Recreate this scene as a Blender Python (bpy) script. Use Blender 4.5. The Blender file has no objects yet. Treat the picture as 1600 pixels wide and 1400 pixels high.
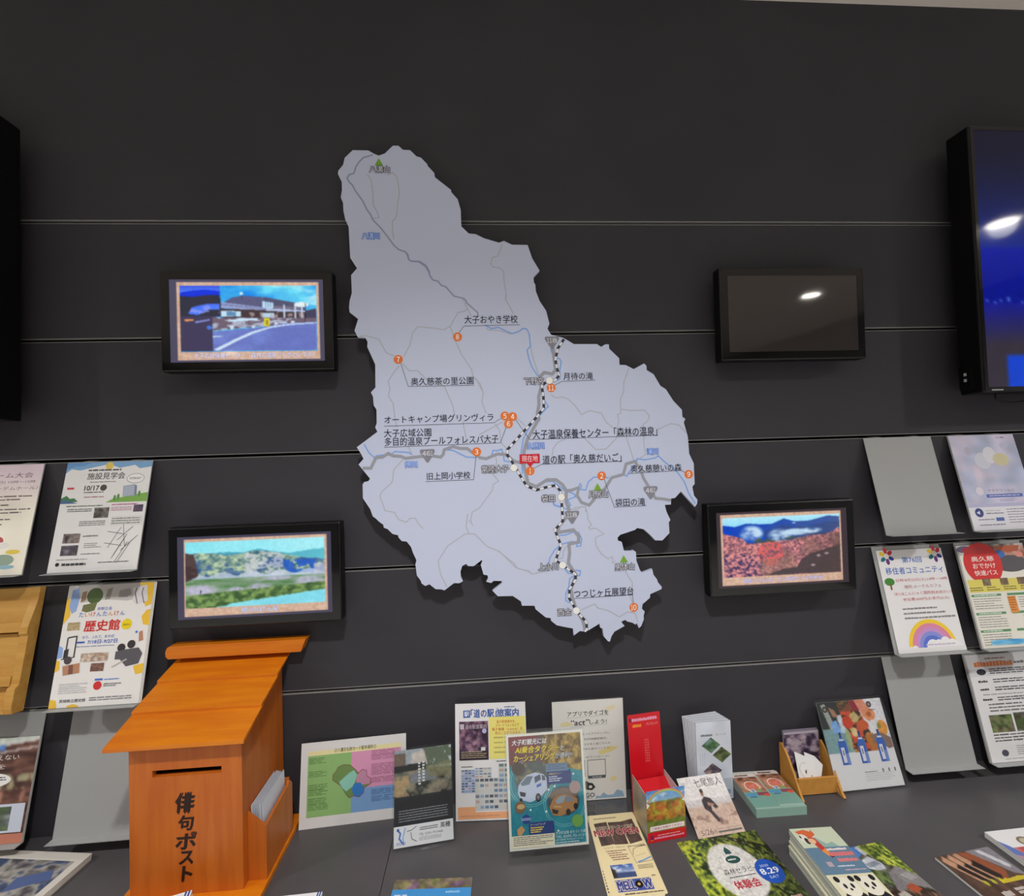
import bpy, bmesh, math, random
import numpy as np
from mathutils import Vector, Matrix

SC = bpy.context.scene
COL = SC.collection
rnd = random.Random(7)

# ---------------------------------------------------------------- camera, world, exposure
F_PX, YAW, PITCH, ROLL = 700.0, 0.06501, 0.02649, -0.03225
CAM = np.array([0.0, -1.2167, 1.6723])
G0 = 2.3262            # height of the topmost wall groove
PITCHZ = 0.31          # spacing of the wall grooves
TOP = 0.772            # counter top height
CEIL = 2.984

def cam_axes():
    cy, sy, cp, sp, cr, sr = math.cos(YAW), math.sin(YAW), math.cos(PITCH), math.sin(PITCH), math.cos(ROLL), math.sin(ROLL)
    f = np.array([sy * cp, cy * cp, sp]); r0 = np.array([cy, -sy, 0.0]); u0 = np.cross(r0, f)
    return cr * r0 + sr * u0, -sr * r0 + cr * u0, f
RX, UX, FX = cam_axes()
cd = bpy.data.cameras.new('camera'); cam = bpy.data.objects.new('camera', cd); COL.objects.link(cam)
cd.sensor_fit = 'HORIZONTAL'; cd.sensor_width = 36.0; cd.lens = 36.0 * F_PX / 1600.0
cd.clip_start = 0.02
M = Matrix.Identity(4)
for i in range(3):
    M[i][0], M[i][1], M[i][2], M[i][3] = RX[i], UX[i], -FX[i], CAM[i]
cam.matrix_world = M
SC.camera = cam

W = bpy.data.worlds.new('world'); SC.world = W; W.use_nodes = True
W.node_tree.nodes['Background'].inputs[0].default_value = (0.95, 0.97, 1.0, 1)
W.node_tree.nodes['Background'].inputs[1].default_value = 0.05
SC.view_settings.view_transform = 'Standard'; SC.view_settings.look = 'None'
SC.view_settings.gamma = 1.0; SC.view_settings.use_curve_mapping = False
SC.view_settings.exposure = 0.0

# recessed ceiling downlights: (x, y, power, half cone in degrees, blend)
LAMPS = [(-3.1, -1.40, 165, 74, .6), (0.0, -1.40, 118, 62, .6), (3.1, -1.40, 165, 74, .6),
         (-3.1, -2.85, 95, 62, .6), (0.0, -2.85, 95, 62, .6), (3.1, -2.85, 95, 62, .6),
         (-3.0, -4.9, 95, 62, .6), (0.0, -4.9, 95, 62, .6), (3.0, -4.9, 95, 62, .6)]
for (x, y, p, hc, bl) in LAMPS:
    ld = bpy.data.lights.new('downlight_beam', 'SPOT'); ld.energy = p; ld.spot_size = math.radians(2 * hc); ld.spot_blend = bl
    ld.shadow_soft_size = 0.06; ld.color = (1.0, 0.98, 0.96)
    lo = bpy.data.objects.new('downlight_beam', ld); lo.location = (x, y, CEIL - 0.03); COL.objects.link(lo)

# ---------------------------------------------------------------- geometry helpers
def ray(px, py):
    return (px - 800.0) / F_PX * RX - (py - 700.0) / F_PX * UX + FX
def at_y(px, py, y):
    d = ray(px, py); t = (y - CAM[1]) / d[1]; return CAM + t * d
def at_z(px, py, z):
    d = ray(px, py); t = (z - CAM[2]) / d[2]; return CAM + t * d

def lin(c):
    return tuple(((v / 255.0) / 12.92 if v / 255.0 <= 0.04045 else ((v / 255.0 + 0.055) / 1.055) ** 2.4) for v in c[:3]) + (1.0,)

def material(name, col, rough=0.5, spec=0.5, metal=0.0, noise=None, bump=0.0, emit=None, coat=0.0):
    m = bpy.data.materials.new(name); m.use_nodes = True
    nt = m.node_tree; b = nt.nodes['Principled BSDF']
    b.inputs['Base Color'].default_value = lin(col); b.inputs['Roughness'].default_value = rough
    b.inputs['Specular IOR Level'].default_value = spec; b.inputs['Metallic'].default_value = metal
    b.inputs['Coat Weight'].default_value = coat; b.inputs['Coat Roughness'].default_value = 0.03
    if emit:
        b.inputs['Emission Color'].default_value = lin(emit[0]); b.inputs['Emission Strength'].default_value = emit[1]
    if noise:
        sc, col2, stretch = noise
        tc = nt.nodes.new('ShaderNodeTexCoord'); mp = nt.nodes.new('ShaderNodeMapping'); nz = nt.nodes.new('ShaderNodeTexNoise')
        mp.inputs['Scale'].default_value = stretch; nz.inputs['Scale'].default_value = sc; nz.inputs['Detail'].default_value = 6
        rp = nt.nodes.new('ShaderNodeValToRGB')
        rp.color_ramp.elements[0].position = 0.35; rp.color_ramp.elements[0].color = lin(col)
        rp.color_ramp.elements[1].position = 0.65; rp.color_ramp.elements[1].color = lin(col2)
        nt.links.new(tc.outputs['Object'], mp.inputs[0]); nt.links.new(mp.outputs[0], nz.inputs[0])
        nt.links.new(nz.outputs[0], rp.inputs[0]); nt.links.new(rp.outputs[0], b.inputs['Base Color'])
        if bump:
            bp = nt.nodes.new('ShaderNodeBump'); bp.inputs['Strength'].default_value = bump; bp.inputs['Distance'].default_value = 0.001
            nt.links.new(nz.outputs[0], bp.inputs['Height']); nt.links.new(bp.outputs[0], b.inputs['Normal'])
    return m

def printed(name, rough=0.5, spec=0.4, emission=0.0, coat=0.0):
    """ink printed on paper: pigment colour comes from the mesh's own colour attribute"""
    m = bpy.data.materials.new(name); m.use_nodes = True
    nt = m.node_tree; b = nt.nodes['Principled BSDF']
    a = nt.nodes.new('ShaderNodeAttribute'); a.attribute_name = 'ink'
    b.inputs['Roughness'].default_value = rough; b.inputs['Specular IOR Level'].default_value = spec
    b.inputs['Coat Weight'].default_value = coat; b.inputs['Coat Roughness'].default_value = 0.03
    if emission:
        b.inputs['Base Color'].default_value = (0.004, 0.004, 0.004, 1)
        nt.links.new(a.outputs['Color'], b.inputs['Emission Color']); b.inputs['Emission Strength'].default_value = emission
    else:
        nt.links.new(a.outputs['Color'], b.inputs['Base Color'])
    return m

def clear_plastic(name, tint=(0.97, 0.98, 0.98), gloss=0.06):
    m = bpy.data.materials.new(name); m.use_nodes = True
    nt = m.node_tree; nt.nodes.clear()
    out = nt.nodes.new('ShaderNodeOutputMaterial'); mx = nt.nodes.new('ShaderNodeMixShader')
    tr = nt.nodes.new('ShaderNodeBsdfTransparent'); gl = nt.nodes.new('ShaderNodeBsdfGlossy')
    lw = nt.nodes.new('ShaderNodeLayerWeight'); pw = nt.nodes.new('ShaderNodeMath'); fr = nt.nodes.new('ShaderNodeMath')
    lw.inputs[0].default_value = 0.5; pw.operation = 'POWER'; pw.inputs[1].default_value = 4.0; fr.operation = 'MULTIPLY_ADD'; fr.inputs[1].default_value = 0.5; fr.inputs[2].default_value = 0.04
    nt.links.new(lw.outputs['Facing'], pw.inputs[0]); nt.links.new(pw.outputs[0], fr.inputs[0])
    tr.inputs[0].default_value = (*tint, 1); gl.inputs['Roughness'].default_value = gloss
    nt.links.new(fr.outputs[0], mx.inputs[0]); nt.links.new(tr.outputs[0], mx.inputs[1]); nt.links.new(gl.outputs[0], mx.inputs[2])
    nt.links.new(mx.outputs[0], out.inputs[0])
    return m

MAT = dict(
    wall=material('wall_panel_charcoal', (60, 59, 64), .55, .16, noise=(3.0, (64, 63, 68), (1, 1, 1))),
    groove=material('groove_black', (6, 6, 6), .7, .2),
    lipm=material('groove_aluminium_edge', (150, 148, 147), .45, .5),
    ceil=material('ceiling_board', (232, 224, 216), .8, .2),
    room=material('room_plaster', (150, 150, 152), .8, .2),
    floor=material('floor_tile', (226, 223, 219), .6, .3),
    counter=material('counter_laminate', (80, 78, 81), .40, .4, noise=(9.0, (85, 82, 85), (1, 1, 1))),
    black=material('black_plastic', (9, 9, 10), .35, .4),
    gloss=material('black_glossy_bezel', (6, 6, 7), .06, .5),
    dull=material('black_metal_mount', (8, 8, 9), .6, .3),
    white=material('white_plastic_mark', (190, 190, 190), .5, .4),
    off=material('switched_off_display', (50, 46, 44), .05, .5, coat=.3),
    shelf=material('grey_coated_steel', (162, 164, 164), .5, .35),
    wood=material('orange_stained_wood', (216, 126, 16), .42, .4, noise=(7.0, (204, 108, 14), (1.0, 9.0, 9.0)), bump=.15),
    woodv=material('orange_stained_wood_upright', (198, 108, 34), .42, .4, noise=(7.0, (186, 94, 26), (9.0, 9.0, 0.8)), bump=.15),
    slot=material('slot_shade_dark', (26, 12, 8), .8, .1),
    brush=material('brush_ink', (44, 28, 22), .6, .3),
    oak=material('light_oak_board', (206, 160, 84), .5, .35, noise=(6.0, (190, 140, 66), (1.0, 8.0, 8.0)), bump=.1),
    mdf=material('tan_mdf', (206, 150, 74), .55, .3, noise=(60.0, (198, 140, 66), (1, 1, 1))),
    ink=printed('ink_on_paper', .5, .3),
    inkg=printed('ink_on_glossy_card', .28, .4),
    board=printed('ink_on_map_board', .55, .25),
    screen=printed('lit_display', .06, .14, emission=1.0, coat=.05),
    clear=clear_plastic('clear_acrylic'),
    film=clear_plastic('clear_film', (0.98, 0.985, 0.99), .12),
    lamp=material('lamp_lens', (255, 250, 240), .5, .2, emit=((255, 247, 235), 40.0)),
    ring=material('white_lamp_ring', (225, 225, 222), .5, .4),
    cable=material('black_cable', (14, 14, 15), .45, .4),
)

def link(o, parent=None):
    COL.objects.link(o)
    if parent is not None: o.parent = parent
    return o
def tag(o, label=None, cat=None, group=None, kind=None):
    if label: o['label'] = label
    if cat: o['category'] = cat
    if group: o['group'] = group
    if kind: o['kind'] = kind
    return o
def empty(name, loc, rz=0.0, label=None, cat=None, group=None):
    o = bpy.data.objects.new(name, None); o.location = loc; o.rotation_euler = (0, 0, rz); o.empty_display_size = .05
    COL.objects.link(o); return tag(o, label, cat, group)

class MB:
    """collects simple solids into one mesh"""
    def __init__(s): s.bm = bmesh.new(); s.k = 0
    def box(s, a, b, mi=0):
        x0, y0, z0 = a; x1, y1, z1 = b
        v = [s.bm.verts.new(p) for p in ((x0, y0, z0), (x1, y0, z0), (x1, y1, z0), (x0, y1, z0), (x0, y0, z1), (x1, y0, z1), (x1, y1, z1), (x0, y1, z1))]
        for f in ((0, 3, 2, 1), (4, 5, 6, 7), (0, 1, 5, 4), (1, 2, 6, 5), (2, 3, 7, 6), (3, 0, 4, 7)):
            s.bm.faces.new([v[i] for i in f]).material_index = mi
        return s
    def prism(s, pts, axis, a, b, mi=0):
        """pts: 2D outline; axis 'x': pts are (y,z); 'y': (x,z); 'z': (x,y)"""
        def P(p, t): return {'x': (t, p[0], p[1]), 'y': (p[0], t, p[1]), 'z': (p[0], p[1], t)}[axis]
        va = [s.bm.verts.new(P(p, a)) for p in pts]; vb = [s.bm.verts.new(P(p, b)) for p in pts]
        n = len(pts)
        s.bm.faces.new(va).material_index = mi; s.bm.faces.new(vb[::-1]).material_index = mi
        for i in range(n):
            j = (i + 1) % n
            s.bm.faces.new((va[j], va[i], vb[i], vb[j])).material_index = mi
        return s
    def tube(s, pts, r, seg=8, mi=0):
        pts = [Vector(p) for p in pts]; rings = []
        for i, p in enumerate(pts):
            t = (pts[min(i + 1, len(pts) - 1)] - pts[max(i - 1, 0)]).normalized()
            up = Vector((0, 0, 1)) if abs(t.z) < .9 else Vector((0, 1, 0))
            x = t.cross(up).normalized(); y = x.cross(t)
            rings.append([s.bm.verts.new(p + r * (math.cos(2 * math.pi * k / seg) * x + math.sin(2 * math.pi * k / seg) * y)) for k in range(seg)])
        for a, b in zip(rings, rings[1:]):
            for k in range(seg):
                s.bm.faces.new((a[k], a[(k + 1) % seg], b[(k + 1) % seg], b[k])).material_index = mi
        s.bm.faces.new(rings[0][::-1]); s.bm.faces.new(rings[-1]); return s
    def build(s, name, mats, parent=None, bevel=0.0, loc=None):
        bmesh.ops.recalc_face_normals(s.bm, faces=s.bm.faces)
        me = bpy.data.meshes.new(name); s.bm.to_mesh(me); s.bm.free()
        for m in (mats if isinstance(mats, (list, tuple)) else [mats]): me.materials.append(m)
        o = bpy.data.objects.new(name, me); link(o, parent)
        if loc is not None: o.location = loc
        if bevel:
            md = o.modifiers.new('bevel', 'BEVEL'); md.width = bevel; md.segments = 2; md.limit_method = 'ANGLE'
        return o

# ---------------------------------------------------------------- lettering and printing
_tc = {}
def glyphs(s, off=0.0):
    k = (s, off)
    if k in _tc: return _tc[k]
    c = bpy.data.curves.new('t', 'FONT'); c.body = s; c.resolution_u = 2; c.offset = off
    o = bpy.data.objects.new('t', c); COL.objects.link(o)
    bpy.context.view_layer.update()
    e = o.evaluated_get(bpy.context.evaluated_depsgraph_get()); me = e.to_mesh()
    v = np.array([q.co[:2] for q in me.vertices]) if len(me.vertices) else np.zeros((0, 2)); f = [tuple(p.vertices) for p in me.polygons]
    e.to_mesh_clear(); bpy.data.objects.remove(o); bpy.data.curves.remove(c)
    _tc[k] = (v, f); return _tc[k]

class Art:
    """flat print on a sheet: u to the right, v DOWN from the top edge, both 0..1; colours are sRGB 0..255 inks"""
    def __init__(s, w, h, eps=1.2e-5):
        s.w, s.h, s.eps, s.n = w, h, eps, 0
        s.V, s.F, s.C = [], [], []
    def up(s): s.n += 1; return s
    def add(s, uv, faces, cols):
        b = len(s.V); d = -s.eps * (s.n + 1)
        for (u, v) in uv: s.V.append(((u - .5) * s.w, d, (1 - v) * s.h))
        s.C += cols; s.F += [tuple(b + i for i in f) for f in faces]
        return s
    def poly(s, pts, c, up=True):
        if up: s.up()
        return s.add(pts, [tuple(range(len(pts)))], [lin(c)] * len(pts))
    def rect(s, u0, v0, u1, v1, c, up=True):
        if up: s.up()
        return s.poly([(u0, v0), (u1, v0), (u1, v1), (u0, v1)], c, False)
    def ell(s, cu, cv, ru, rv, c, n=28, up=True):
        if up: s.up()
        return s.poly([(cu + ru * math.cos(2 * math.pi * i / n), cv + rv * math.sin(2 * math.pi * i / n)) for i in range(n)], c, False)
    def circ(s, cu, cv, r, c, n=28, up=True): return s.ell(cu, cv, r / s.w, r / s.h, c, n, up)
    def line(s, pts, wd, c, up=True, dash=None):
        """polyline ribbon, width in metres"""
        if up: s.up()
        P = [np.array([u * s.w, v * s.h]) for u, v in pts]
        if dash:
            segs = []; on = True; left = dash; cur = [P[0]]
            for a, b in zip(P, P[1:]):
                L = np.linalg.norm(b - a); pos = 0.0
                if L < 1e-9: continue
                while L - pos > left:
                    pos += left; q = a + (b - a) * pos / L; cur.append(q)
                    if on: segs.append(cur)
                    on = not on; cur = [q]; left = dash
                left -= L - pos; cur.append(b)
            for g in segs: s._rib(g, wd, c)
        else: s._rib(P, wd, c)
        return s
    def _rib(s, P, wd, c):
        P = [p for i, p in enumerate(P) if i == 0 or np.linalg.norm(p - P[i - 1]) > 1e-7]
        if len(P) < 2: return
        L, R_ = [], []
        for i, p in enumerate(P):
            d0 = P[i] - P[i - 1] if i else P[1] - P[0]; d1 = P[i + 1] - P[i] if i < len(P) - 1 else d0
            d0 = d0 / np.linalg.norm(d0); d1 = d1 / np.linalg.norm(d1); t = d0 + d1
            t = t / np.linalg.norm(t) if np.linalg.norm(t) > .2 else d1
            k = min(1.6, 1 / max(.5, abs(t @ d1))); nrm = np.array([-t[1], t[0]]) * wd / 2 * k
            L.append(p + nrm); R_.append(p - nrm)
        uv = [(q[0] / s.w, q[1] / s.h) for q in L + R_]; n = len(P)
        s.add(uv, [(i, i + 1, n + i + 1, n + i) for i in range(n - 1)], [lin(c)] * (2 * n))
    def txt(s, t, u0, v0, u1, v1, c, bold=0.0, edge=None, ew=.05, slant=0.0, up=True):
        """lettering whose ink box fills u0..u1, v0..v1 (v1 is the lower side)"""
        base, _ = glyphs(t)
        if not len(base): return s
        mn, mx = base.min(0), base.max(0); sz = np.maximum(mx - mn, 1e-6)
        v, f = glyphs(t); q = (v - mn) / sz; ch = abs(v1 - v0) * s.h / max(sz[1], .6)     # height of one character in metres
        def put(dx, dy, col):
            s.up(); s.add([(u0 + x * (u1 - u0) + slant * y * (v1 - v0) * s.h / s.w + dx * ch / s.w, v1 + y * (v0 - v1) + dy * ch / s.h) for x, y in q], f, [lin(col)] * len(v))
        if edge is not None:
            for k in range(8): put(ew * math.cos(k * math.pi / 4), ew * math.sin(k * math.pi / 4), edge)
        if bold > 0:
            for dx, dy in ((-bold, -bold * .5), (bold, -bold * .5), (0, bold)): put(dx, dy, c)
        else: put(0, 0, c)
        return s
    def digits(s, t, u0, v0, u1, v1, c, bold=0.0):
        """plain sans numerals, the figure 1 set narrower"""
        wd = [.42 if ch == '1' else 1.0 for ch in t]; gap = .22; tot = sum(wd) + gap * (len(t) - 1); x = u0
        for ch, w in zip(t, wd):
            w = w / tot * (u1 - u0); s.txt(chr(ord(ch) + 0xFEE0), x, v0, x + w, v1, c, bold, up=False); x += w + gap / tot * (u1 - u0)
        return s
    def vtxt(s, t, u0, v0, u1, v1, c, bold=0.0, edge=None):
        n = len(t); st = (v1 - v0) / n
        for i, ch in enumerate(t): s.txt(ch, u0, v0 + i * st + st * .06, u1, v0 + (i + 1) * st - st * .06, c, bold, edge, up=(i == 0) or edge is not None)
        return s
    def fine(s, u0, v0, u1, v1, rows, c, fill=.5, seed=1, wmin=.05, wmax=.2):
        """small print too fine to read: rows of short ink strokes"""
        r = random.Random(seed); s.up(); rh = (v1 - v0) / rows
        for i in range(rows):
            u = u0; y0 = v0 + i * rh; y1 = y0 + rh * fill
            end = u1 - (r.random() * .35 * (u1 - u0) if r.random() < .4 else 0)
            while u < end - 1e-6:
                L = min(end - u, (u1 - u0) * r.uniform(wmin, wmax)); k = r.uniform(.0, .25)
                s.poly([(u, y0 + k * rh * fill), (u + L * .88, y0 + k * rh * fill), (u + L * .88, y1), (u, y1)], c, False); u += L
        return s
    def image(s, u0, v0, u1, v1, img, quad=None):
        """a printed or displayed picture: img is rows x columns x 3 (sRGB 0..255)"""
        s.up(); ny, nx = img.shape[:2]; uv = []; cl = []
        for j in range(ny):
            for i in range(nx):
                a, b = i / (nx - 1), j / (ny - 1)
                uv.append((u0 + a * (u1 - u0), v0 + b * (v1 - v0))); cl.append(lin(img[j, i]))
        return s.add(uv, [(j * nx + i, j * nx + i + 1, (j + 1) * nx + i + 1, (j + 1) * nx + i) for j in range(ny - 1) for i in range(nx - 1)], cl)
    def build(s, name, mat, parent=None, body=None, thick=0.0008, edge=(225, 225, 222), outline=None, round_=0.0):
        """one mesh: the sheet body (front face at y=0) plus its print. outline: [(u,v)...] or a plain rectangle"""
        V, F, C = list(s.V), list(s.F), list(s.C)
        if outline is None:
            if round_:
                ru, rv = round_ / s.w, round_ / s.h; outline = []
                for (cu, cv, a0) in ((1 - ru, rv, -90), (1 - ru, 1 - rv, 0), (ru, 1 - rv, 90), (ru, rv, 180)):
                    for k in range(6):
                        a = math.radians(a0 + k * 18); outline.append((cu + ru * math.cos(a), cv + rv * math.sin(a)))
            else: outline = [(0, 0), (1, 0), (1, 1), (0, 1)]
        if thick:
            b = len(V); n = len(outline); bc = lin(body if body is not None else edge); ec = lin(edge)
            for y, c in ((0.0, bc), (0.0, ec), (thick, ec)):
                for (u, v) in outline: V.append(((u - .5) * s.w, y, (1 - v) * s.h)); C.append(c)
            F.append(tuple(b + i for i in range(n))); F.append(tuple(b + 2 * n + i for i in range(n))[::-1])
            for i in range(n):
                j = (i + 1) % n; F.append((b + n + i, b + 2 * n + i, b + 2 * n + j, b + n + j))
        me = bpy.data.meshes.new(name); me.from_pydata(V, [], F)
        at = me.color_attributes.new('ink', 'FLOAT_COLOR', 'POINT')
        at.data.foreach_set('color', np.array(C, dtype=np.float32).ravel())
        me.materials.append(mat); me.update()
        o = bpy.data.objects.new(name, me); return link(o, parent)

def pose(o, x, y, z, tilt=0.0, yaw=0.0):
    """stand a sheet at its bottom centre, lean it back by tilt degrees, turn it by yaw degrees"""
    o.location = (x, y, z); o.rotation_euler = (-math.radians(tilt), 0, math.radians(yaw)); return o

# ---------------------------------------------------------------- small raster painter for pictures
class R:
    def __init__(s, nx, ny, c=(0, 0, 0), seed=0):
        s.nx, s.ny = nx, ny; s.a = np.zeros((ny, nx, 3)); s.a[:] = c
        s.X, s.Y = np.meshgrid(np.linspace(0, 1, nx), np.linspace(0, 1, ny)); s.r = np.random.RandomState(seed)
    def noise(s, fx, fy, oct=4, p=.55):
        out = np.zeros((s.ny, s.nx)); amp = 1.0; tot = 0
        for o in range(oct):
            gx, gy = int(fx * 2 ** o) + 2, int(fy * 2 ** o) + 2; g = s.r.rand(gy, gx)
            x, y = s.X * (gx - 1.001), s.Y * (gy - 1.001); i, j = x.astype(int), y.astype(int); a, b = x - i, y - j
            a = a * a * (3 - 2 * a); b = b * b * (3 - 2 * b)
            out += amp * ((g[j, i] * (1 - a) + g[j, i + 1] * a) * (1 - b) + (g[j + 1, i] * (1 - a) + g[j + 1, i + 1] * a) * b); tot += amp; amp *= p
        return out / tot
    def mask(s, pts):
        m = np.zeros((s.ny, s.nx), bool); n = len(pts)
        for k in range(n):
            (x0, y0), (x1, y1) = pts[k], pts[(k + 1) % n]
            if y0 == y1: continue
            c = ((y0 > s.Y) != (y1 > s.Y)) & (s.X < (x1 - x0) * (s.Y - y0) / (y1 - y0) + x0); m ^= c
        return m
    def put(s, m, c, al=1.0):
        m = np.asarray(m, float)[..., None] * al; s.a = s.a * (1 - m) + np.array(c, float) * m; return s
    def poly(s, pts, c, al=1.0): return s.put(s.mask(pts), c, al)
    def ell(s, cx, cy, rx, ry, c, al=1.0): return s.put(((s.X - cx) / rx) ** 2 + ((s.Y - cy) / ry) ** 2 < 1, c, al)
    def grad(s, m, c0, c1, t):
        t = np.clip(t, 0, 1)[..., None]; col = np.array(c0, float) * (1 - t) + np.array(c1, float) * t
        m = np.asarray(m, float)[..., None]; s.a = s.a * (1 - m) + col * m; return s
    def out(s, grain=.22):
        """finished picture: fine photographic grain, then a light softening"""
        a = s.a * (1 - grain / 2 + grain * s.noise(s.nx / 3, s.ny / 3, 2))[..., None] if grain else s.a
        p = np.pad(a, ((1, 1), (1, 1), (0, 0)), 'edge')
        a = .36 * a + .10 * (p[:-2, 1:-1] + p[2:, 1:-1] + p[1:-1, :-2] + p[1:-1, 2:]) + .06 * (p[:-2, :-2] + p[2:, 2:] + p[2:, :-2] + p[:-2, 2:])
        return np.clip(a, 0, 255)
def mix_noise(nx, ny, cols, fx, fy, seed, oct=4, contrast=2.2):
    r = R(nx, ny, cols[0], seed); n = np.clip((r.noise(fx, fy, oct) - .5) * contrast + .5, 0, .999) * (len(cols) - 1)
    i = n.astype(int); t = (n - i)[..., None]; c = np.array(cols, float)
    r.a = c[i] * (1 - t) + c[np.minimum(i + 1, len(cols) - 1)] * t; return r
# ---------------------------------------------------------------- the setting
XL, XR, YB = -4.2, 4.2, -6.2
wb = MB()
GZ = [G0 - PITCHZ * k for k in range(5)]
edges = [CEIL] + GZ + [0.0]
for i in range(len(edges) - 1):
    top = edges[i] - (0.005 if i else 0.0); bot = edges[i + 1] + (0.005 if i < 5 else 0.0)
    wb.box((XL, 0.0, bot), (XR, 0.03, top), 0)
wb.box((XL, 0.03, 0.0), (XR, 0.12, CEIL), 1)
tag(wb.build('wall_back', [MAT['wall'], MAT['groove']]), 'dark grey back wall of wide horizontal panels', kind='structure')
for k, z in enumerate(GZ):
    t = MB().box((XL, -0.0006, z + 0.0039), (XR, 0.012, z + 0.0052)).box((XL, -0.0006, z - 0.0052), (XR, 0.012, z - 0.0039))
    tag(t.build('trim_%d' % (k + 1), MAT['lipm']), kind='structure')
for nm, a, b, m in (('floor', (XL, YB, -0.1), (XR, 0.12, 0.0), 'floor'), ('ceiling', (XL, YB, CEIL), (XR, 0.12, CEIL + .1), 'ceil'),
                    ('wall_left', (XL - .1, YB, 0), (XL, 0.12, CEIL), 'room'), ('wall_right', (XR, YB, 0), (XR + .1, 0.12, CEIL), 'room'),
                    ('wall_front', (XL, YB - .1, 0), (XR, YB, CEIL), 'room')):
    tag(MB().box(a, b).build(nm, MAT[m]), kind='structure')
for i, (x, y, p, hc, bl) in enumerate(LAMPS):
    e = empty('downlight', (x, y, CEIL), 0, 'round recessed ceiling downlight behind the camera', 'ceiling lamp', 'recessed ceiling downlights')
    n = 24
    circ = lambda r: [(r * math.cos(2 * math.pi * j / n), r * math.sin(2 * math.pi * j / n)) for j in range(n)]
    MB().prism(circ(.085), 'z', -.006, 0.0).build('trim_ring', MAT['ring'], e)
    MB().prism(circ(.07), 'z', -.009, -.0062).build('lens', MAT['lamp'], e)

# counter: two tops meeting at a seam
for nm, x0, x1, lab in (('countertop', XL + .01, -0.2445, 'dark grey counter top left of the seam, under the orange wooden post box'),
                        ('countertop', -0.2435, XR - .01, 'dark grey counter top right of the seam, under most of the leaflets')):
    e = empty(nm, ((x0 + x1) / 2, -.25, 0), 0, lab, 'counter'); c = (x0 + x1) / 2
    MB().box((x0 - c, -.25, TOP - .03), (x1 - c, .2485, TOP)).build('top', MAT['counter'], e, bevel=.0008)
    MB().box((x0 - c, -.20, 0.0), (x1 - c, .2485, TOP - .0305)).build('base_cabinet', MAT['counter'], e)

# ---------------------------------------------------------------- the map
YM = -0.043
def cropper(x0, y0, sc): return lambda pts: [(x0 + a * sc, y0 + b * sc) for a, b in pts]
K1 = cropper(500, 210, .19280); K2 = cropper(700, 340, .19280); K3 = cropper(540, 480, .19280)
K4 = cropper(780, 500, .21434); K5 = cropper(540, 680, .19280); K6 = cropper(780, 740, .2)
outline = K1([(475,172),(525,155),(590,92),(635,92),(672,125),(730,128),(782,178),(818,188),(868,240),(872,255),(925,312),(932,348),(1062,450),(1065,470),(1115,525),(1128,570),(1140,610),(1145,745),(1205,803),(1262,808),(1330,842),(1452,878),(1490,862)]) \
 + K2([(518,220),(645,222),(682,330),(742,430),(693,483),(696,525),(708,545),(712,598),(742,675),(795,755),(822,860),(806,900),(835,948),(935,975),(1020,1025),(1208,1025),(1240,1048),(1275,1027),(1303,1027),(1306,1062),(1387,1140),(1390,1193),(1440,1195),(1505,1228)]) \
 + K4([(1055,317),(1073,333),(1075,365),(1125,395),(1175,480),(1215,505),(1270,590),(1332,655),(1335,705),(1357,722),(1345,745),(1375,850),(1385,975),(1418,1045),(1425,1195),(1408,1215),(1420,1280),(1445,1310),(1442,1340),(1427,1362),(1325,1250),(1282,1297),(1252,1302),(1252,1345),(1207,1348)]) \
 + K6([(1308,300),(1338,362),(1325,380),(1330,465),(1275,522),(1220,522),(1180,480),(1130,435),(1078,425),(1060,440),(985,465),(945,478),(925,500),(928,525),(958,535),(975,605),(1035,605),(1048,598),(1068,612),(1072,680),(1100,755),(1118,775),(1195,745),(1205,790),(1232,825),(1240,850),(1270,885),(1268,902),(1180,942),(1178,970),(1120,1020),(1115,1055),(1137,1078),(1128,1110),(1130,1140),(1110,1190),(1092,1207),(1075,1168),(1065,1180),(1040,1165),(1000,1155),(985,1143),(955,1155),(962,1172),(980,1190),(900,1235),(878,1270),(865,1312),(850,1310),(815,1270),(808,1210),(790,1205),(783,1172),(680,1235),(630,1230),(583,1265),(578,1210),(520,1200),(450,1185),(405,1150),(403,1128),(365,1125),(285,1060),(275,1032),(178,1032),(170,998)]) \
 + K5([(1355,1303),(1235,1305),(1190,1260),(1265,1200),(1268,1182),(1200,1180),(1180,1198),(1140,1188),(1155,1160),(1150,1135),(1118,1130),(1095,1050),(1110,1020),(1100,1013),(1060,1045),(1035,1062),(995,1060),(975,1045),(945,1060),(930,1110),(935,1150),(950,1185),(920,1200),(880,1198),(800,1258),(780,1250),(730,1248),(680,1208),(645,1222),(615,1200),(610,1180),(578,1138),(565,1045),(575,1015),(545,950),(530,905),(495,862),(455,858),(430,830),(425,810),(380,800),(340,760),(310,750),(305,725),(270,700),(245,675),(220,658),(200,600),(140,510),(138,400),(150,380),(185,372),(198,352),(105,238),(145,192),(125,150),(90,98)]) \
 + K3([(258,1010),(240,975),(252,940),(250,830),(228,795),(222,725),(205,690),(242,650),(240,465),(175,320),(178,280),(160,247),(100,245),(72,190),(102,95),(32,40),(28,0)]) \
 + K1([(240,1350),(258,1285),(252,1140),(300,1085),(245,1000),(232,750),(205,690),(190,620),(187,555),(168,510),(178,450),(176,385),(145,320),(148,295),(188,245),(200,190),(265,128),(390,130),(440,158)])
OW = np.array([at_y(x, y, YM) for x, y in outline])
mx0, mx1, mz0, mz1 = OW[:, 0].min(), OW[:, 0].max(), OW[:, 2].min(), OW[:, 2].max()
MW, MH = mx1 - mx0, mz1 - mz0
def mu(x, y):
    q = at_y(x, y, YM); return ((q[0] - mx0) / MW, (mz1 - q[2]) / MH)
def mus(pts): return [mu(x, y) for x, y in pts]
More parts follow.
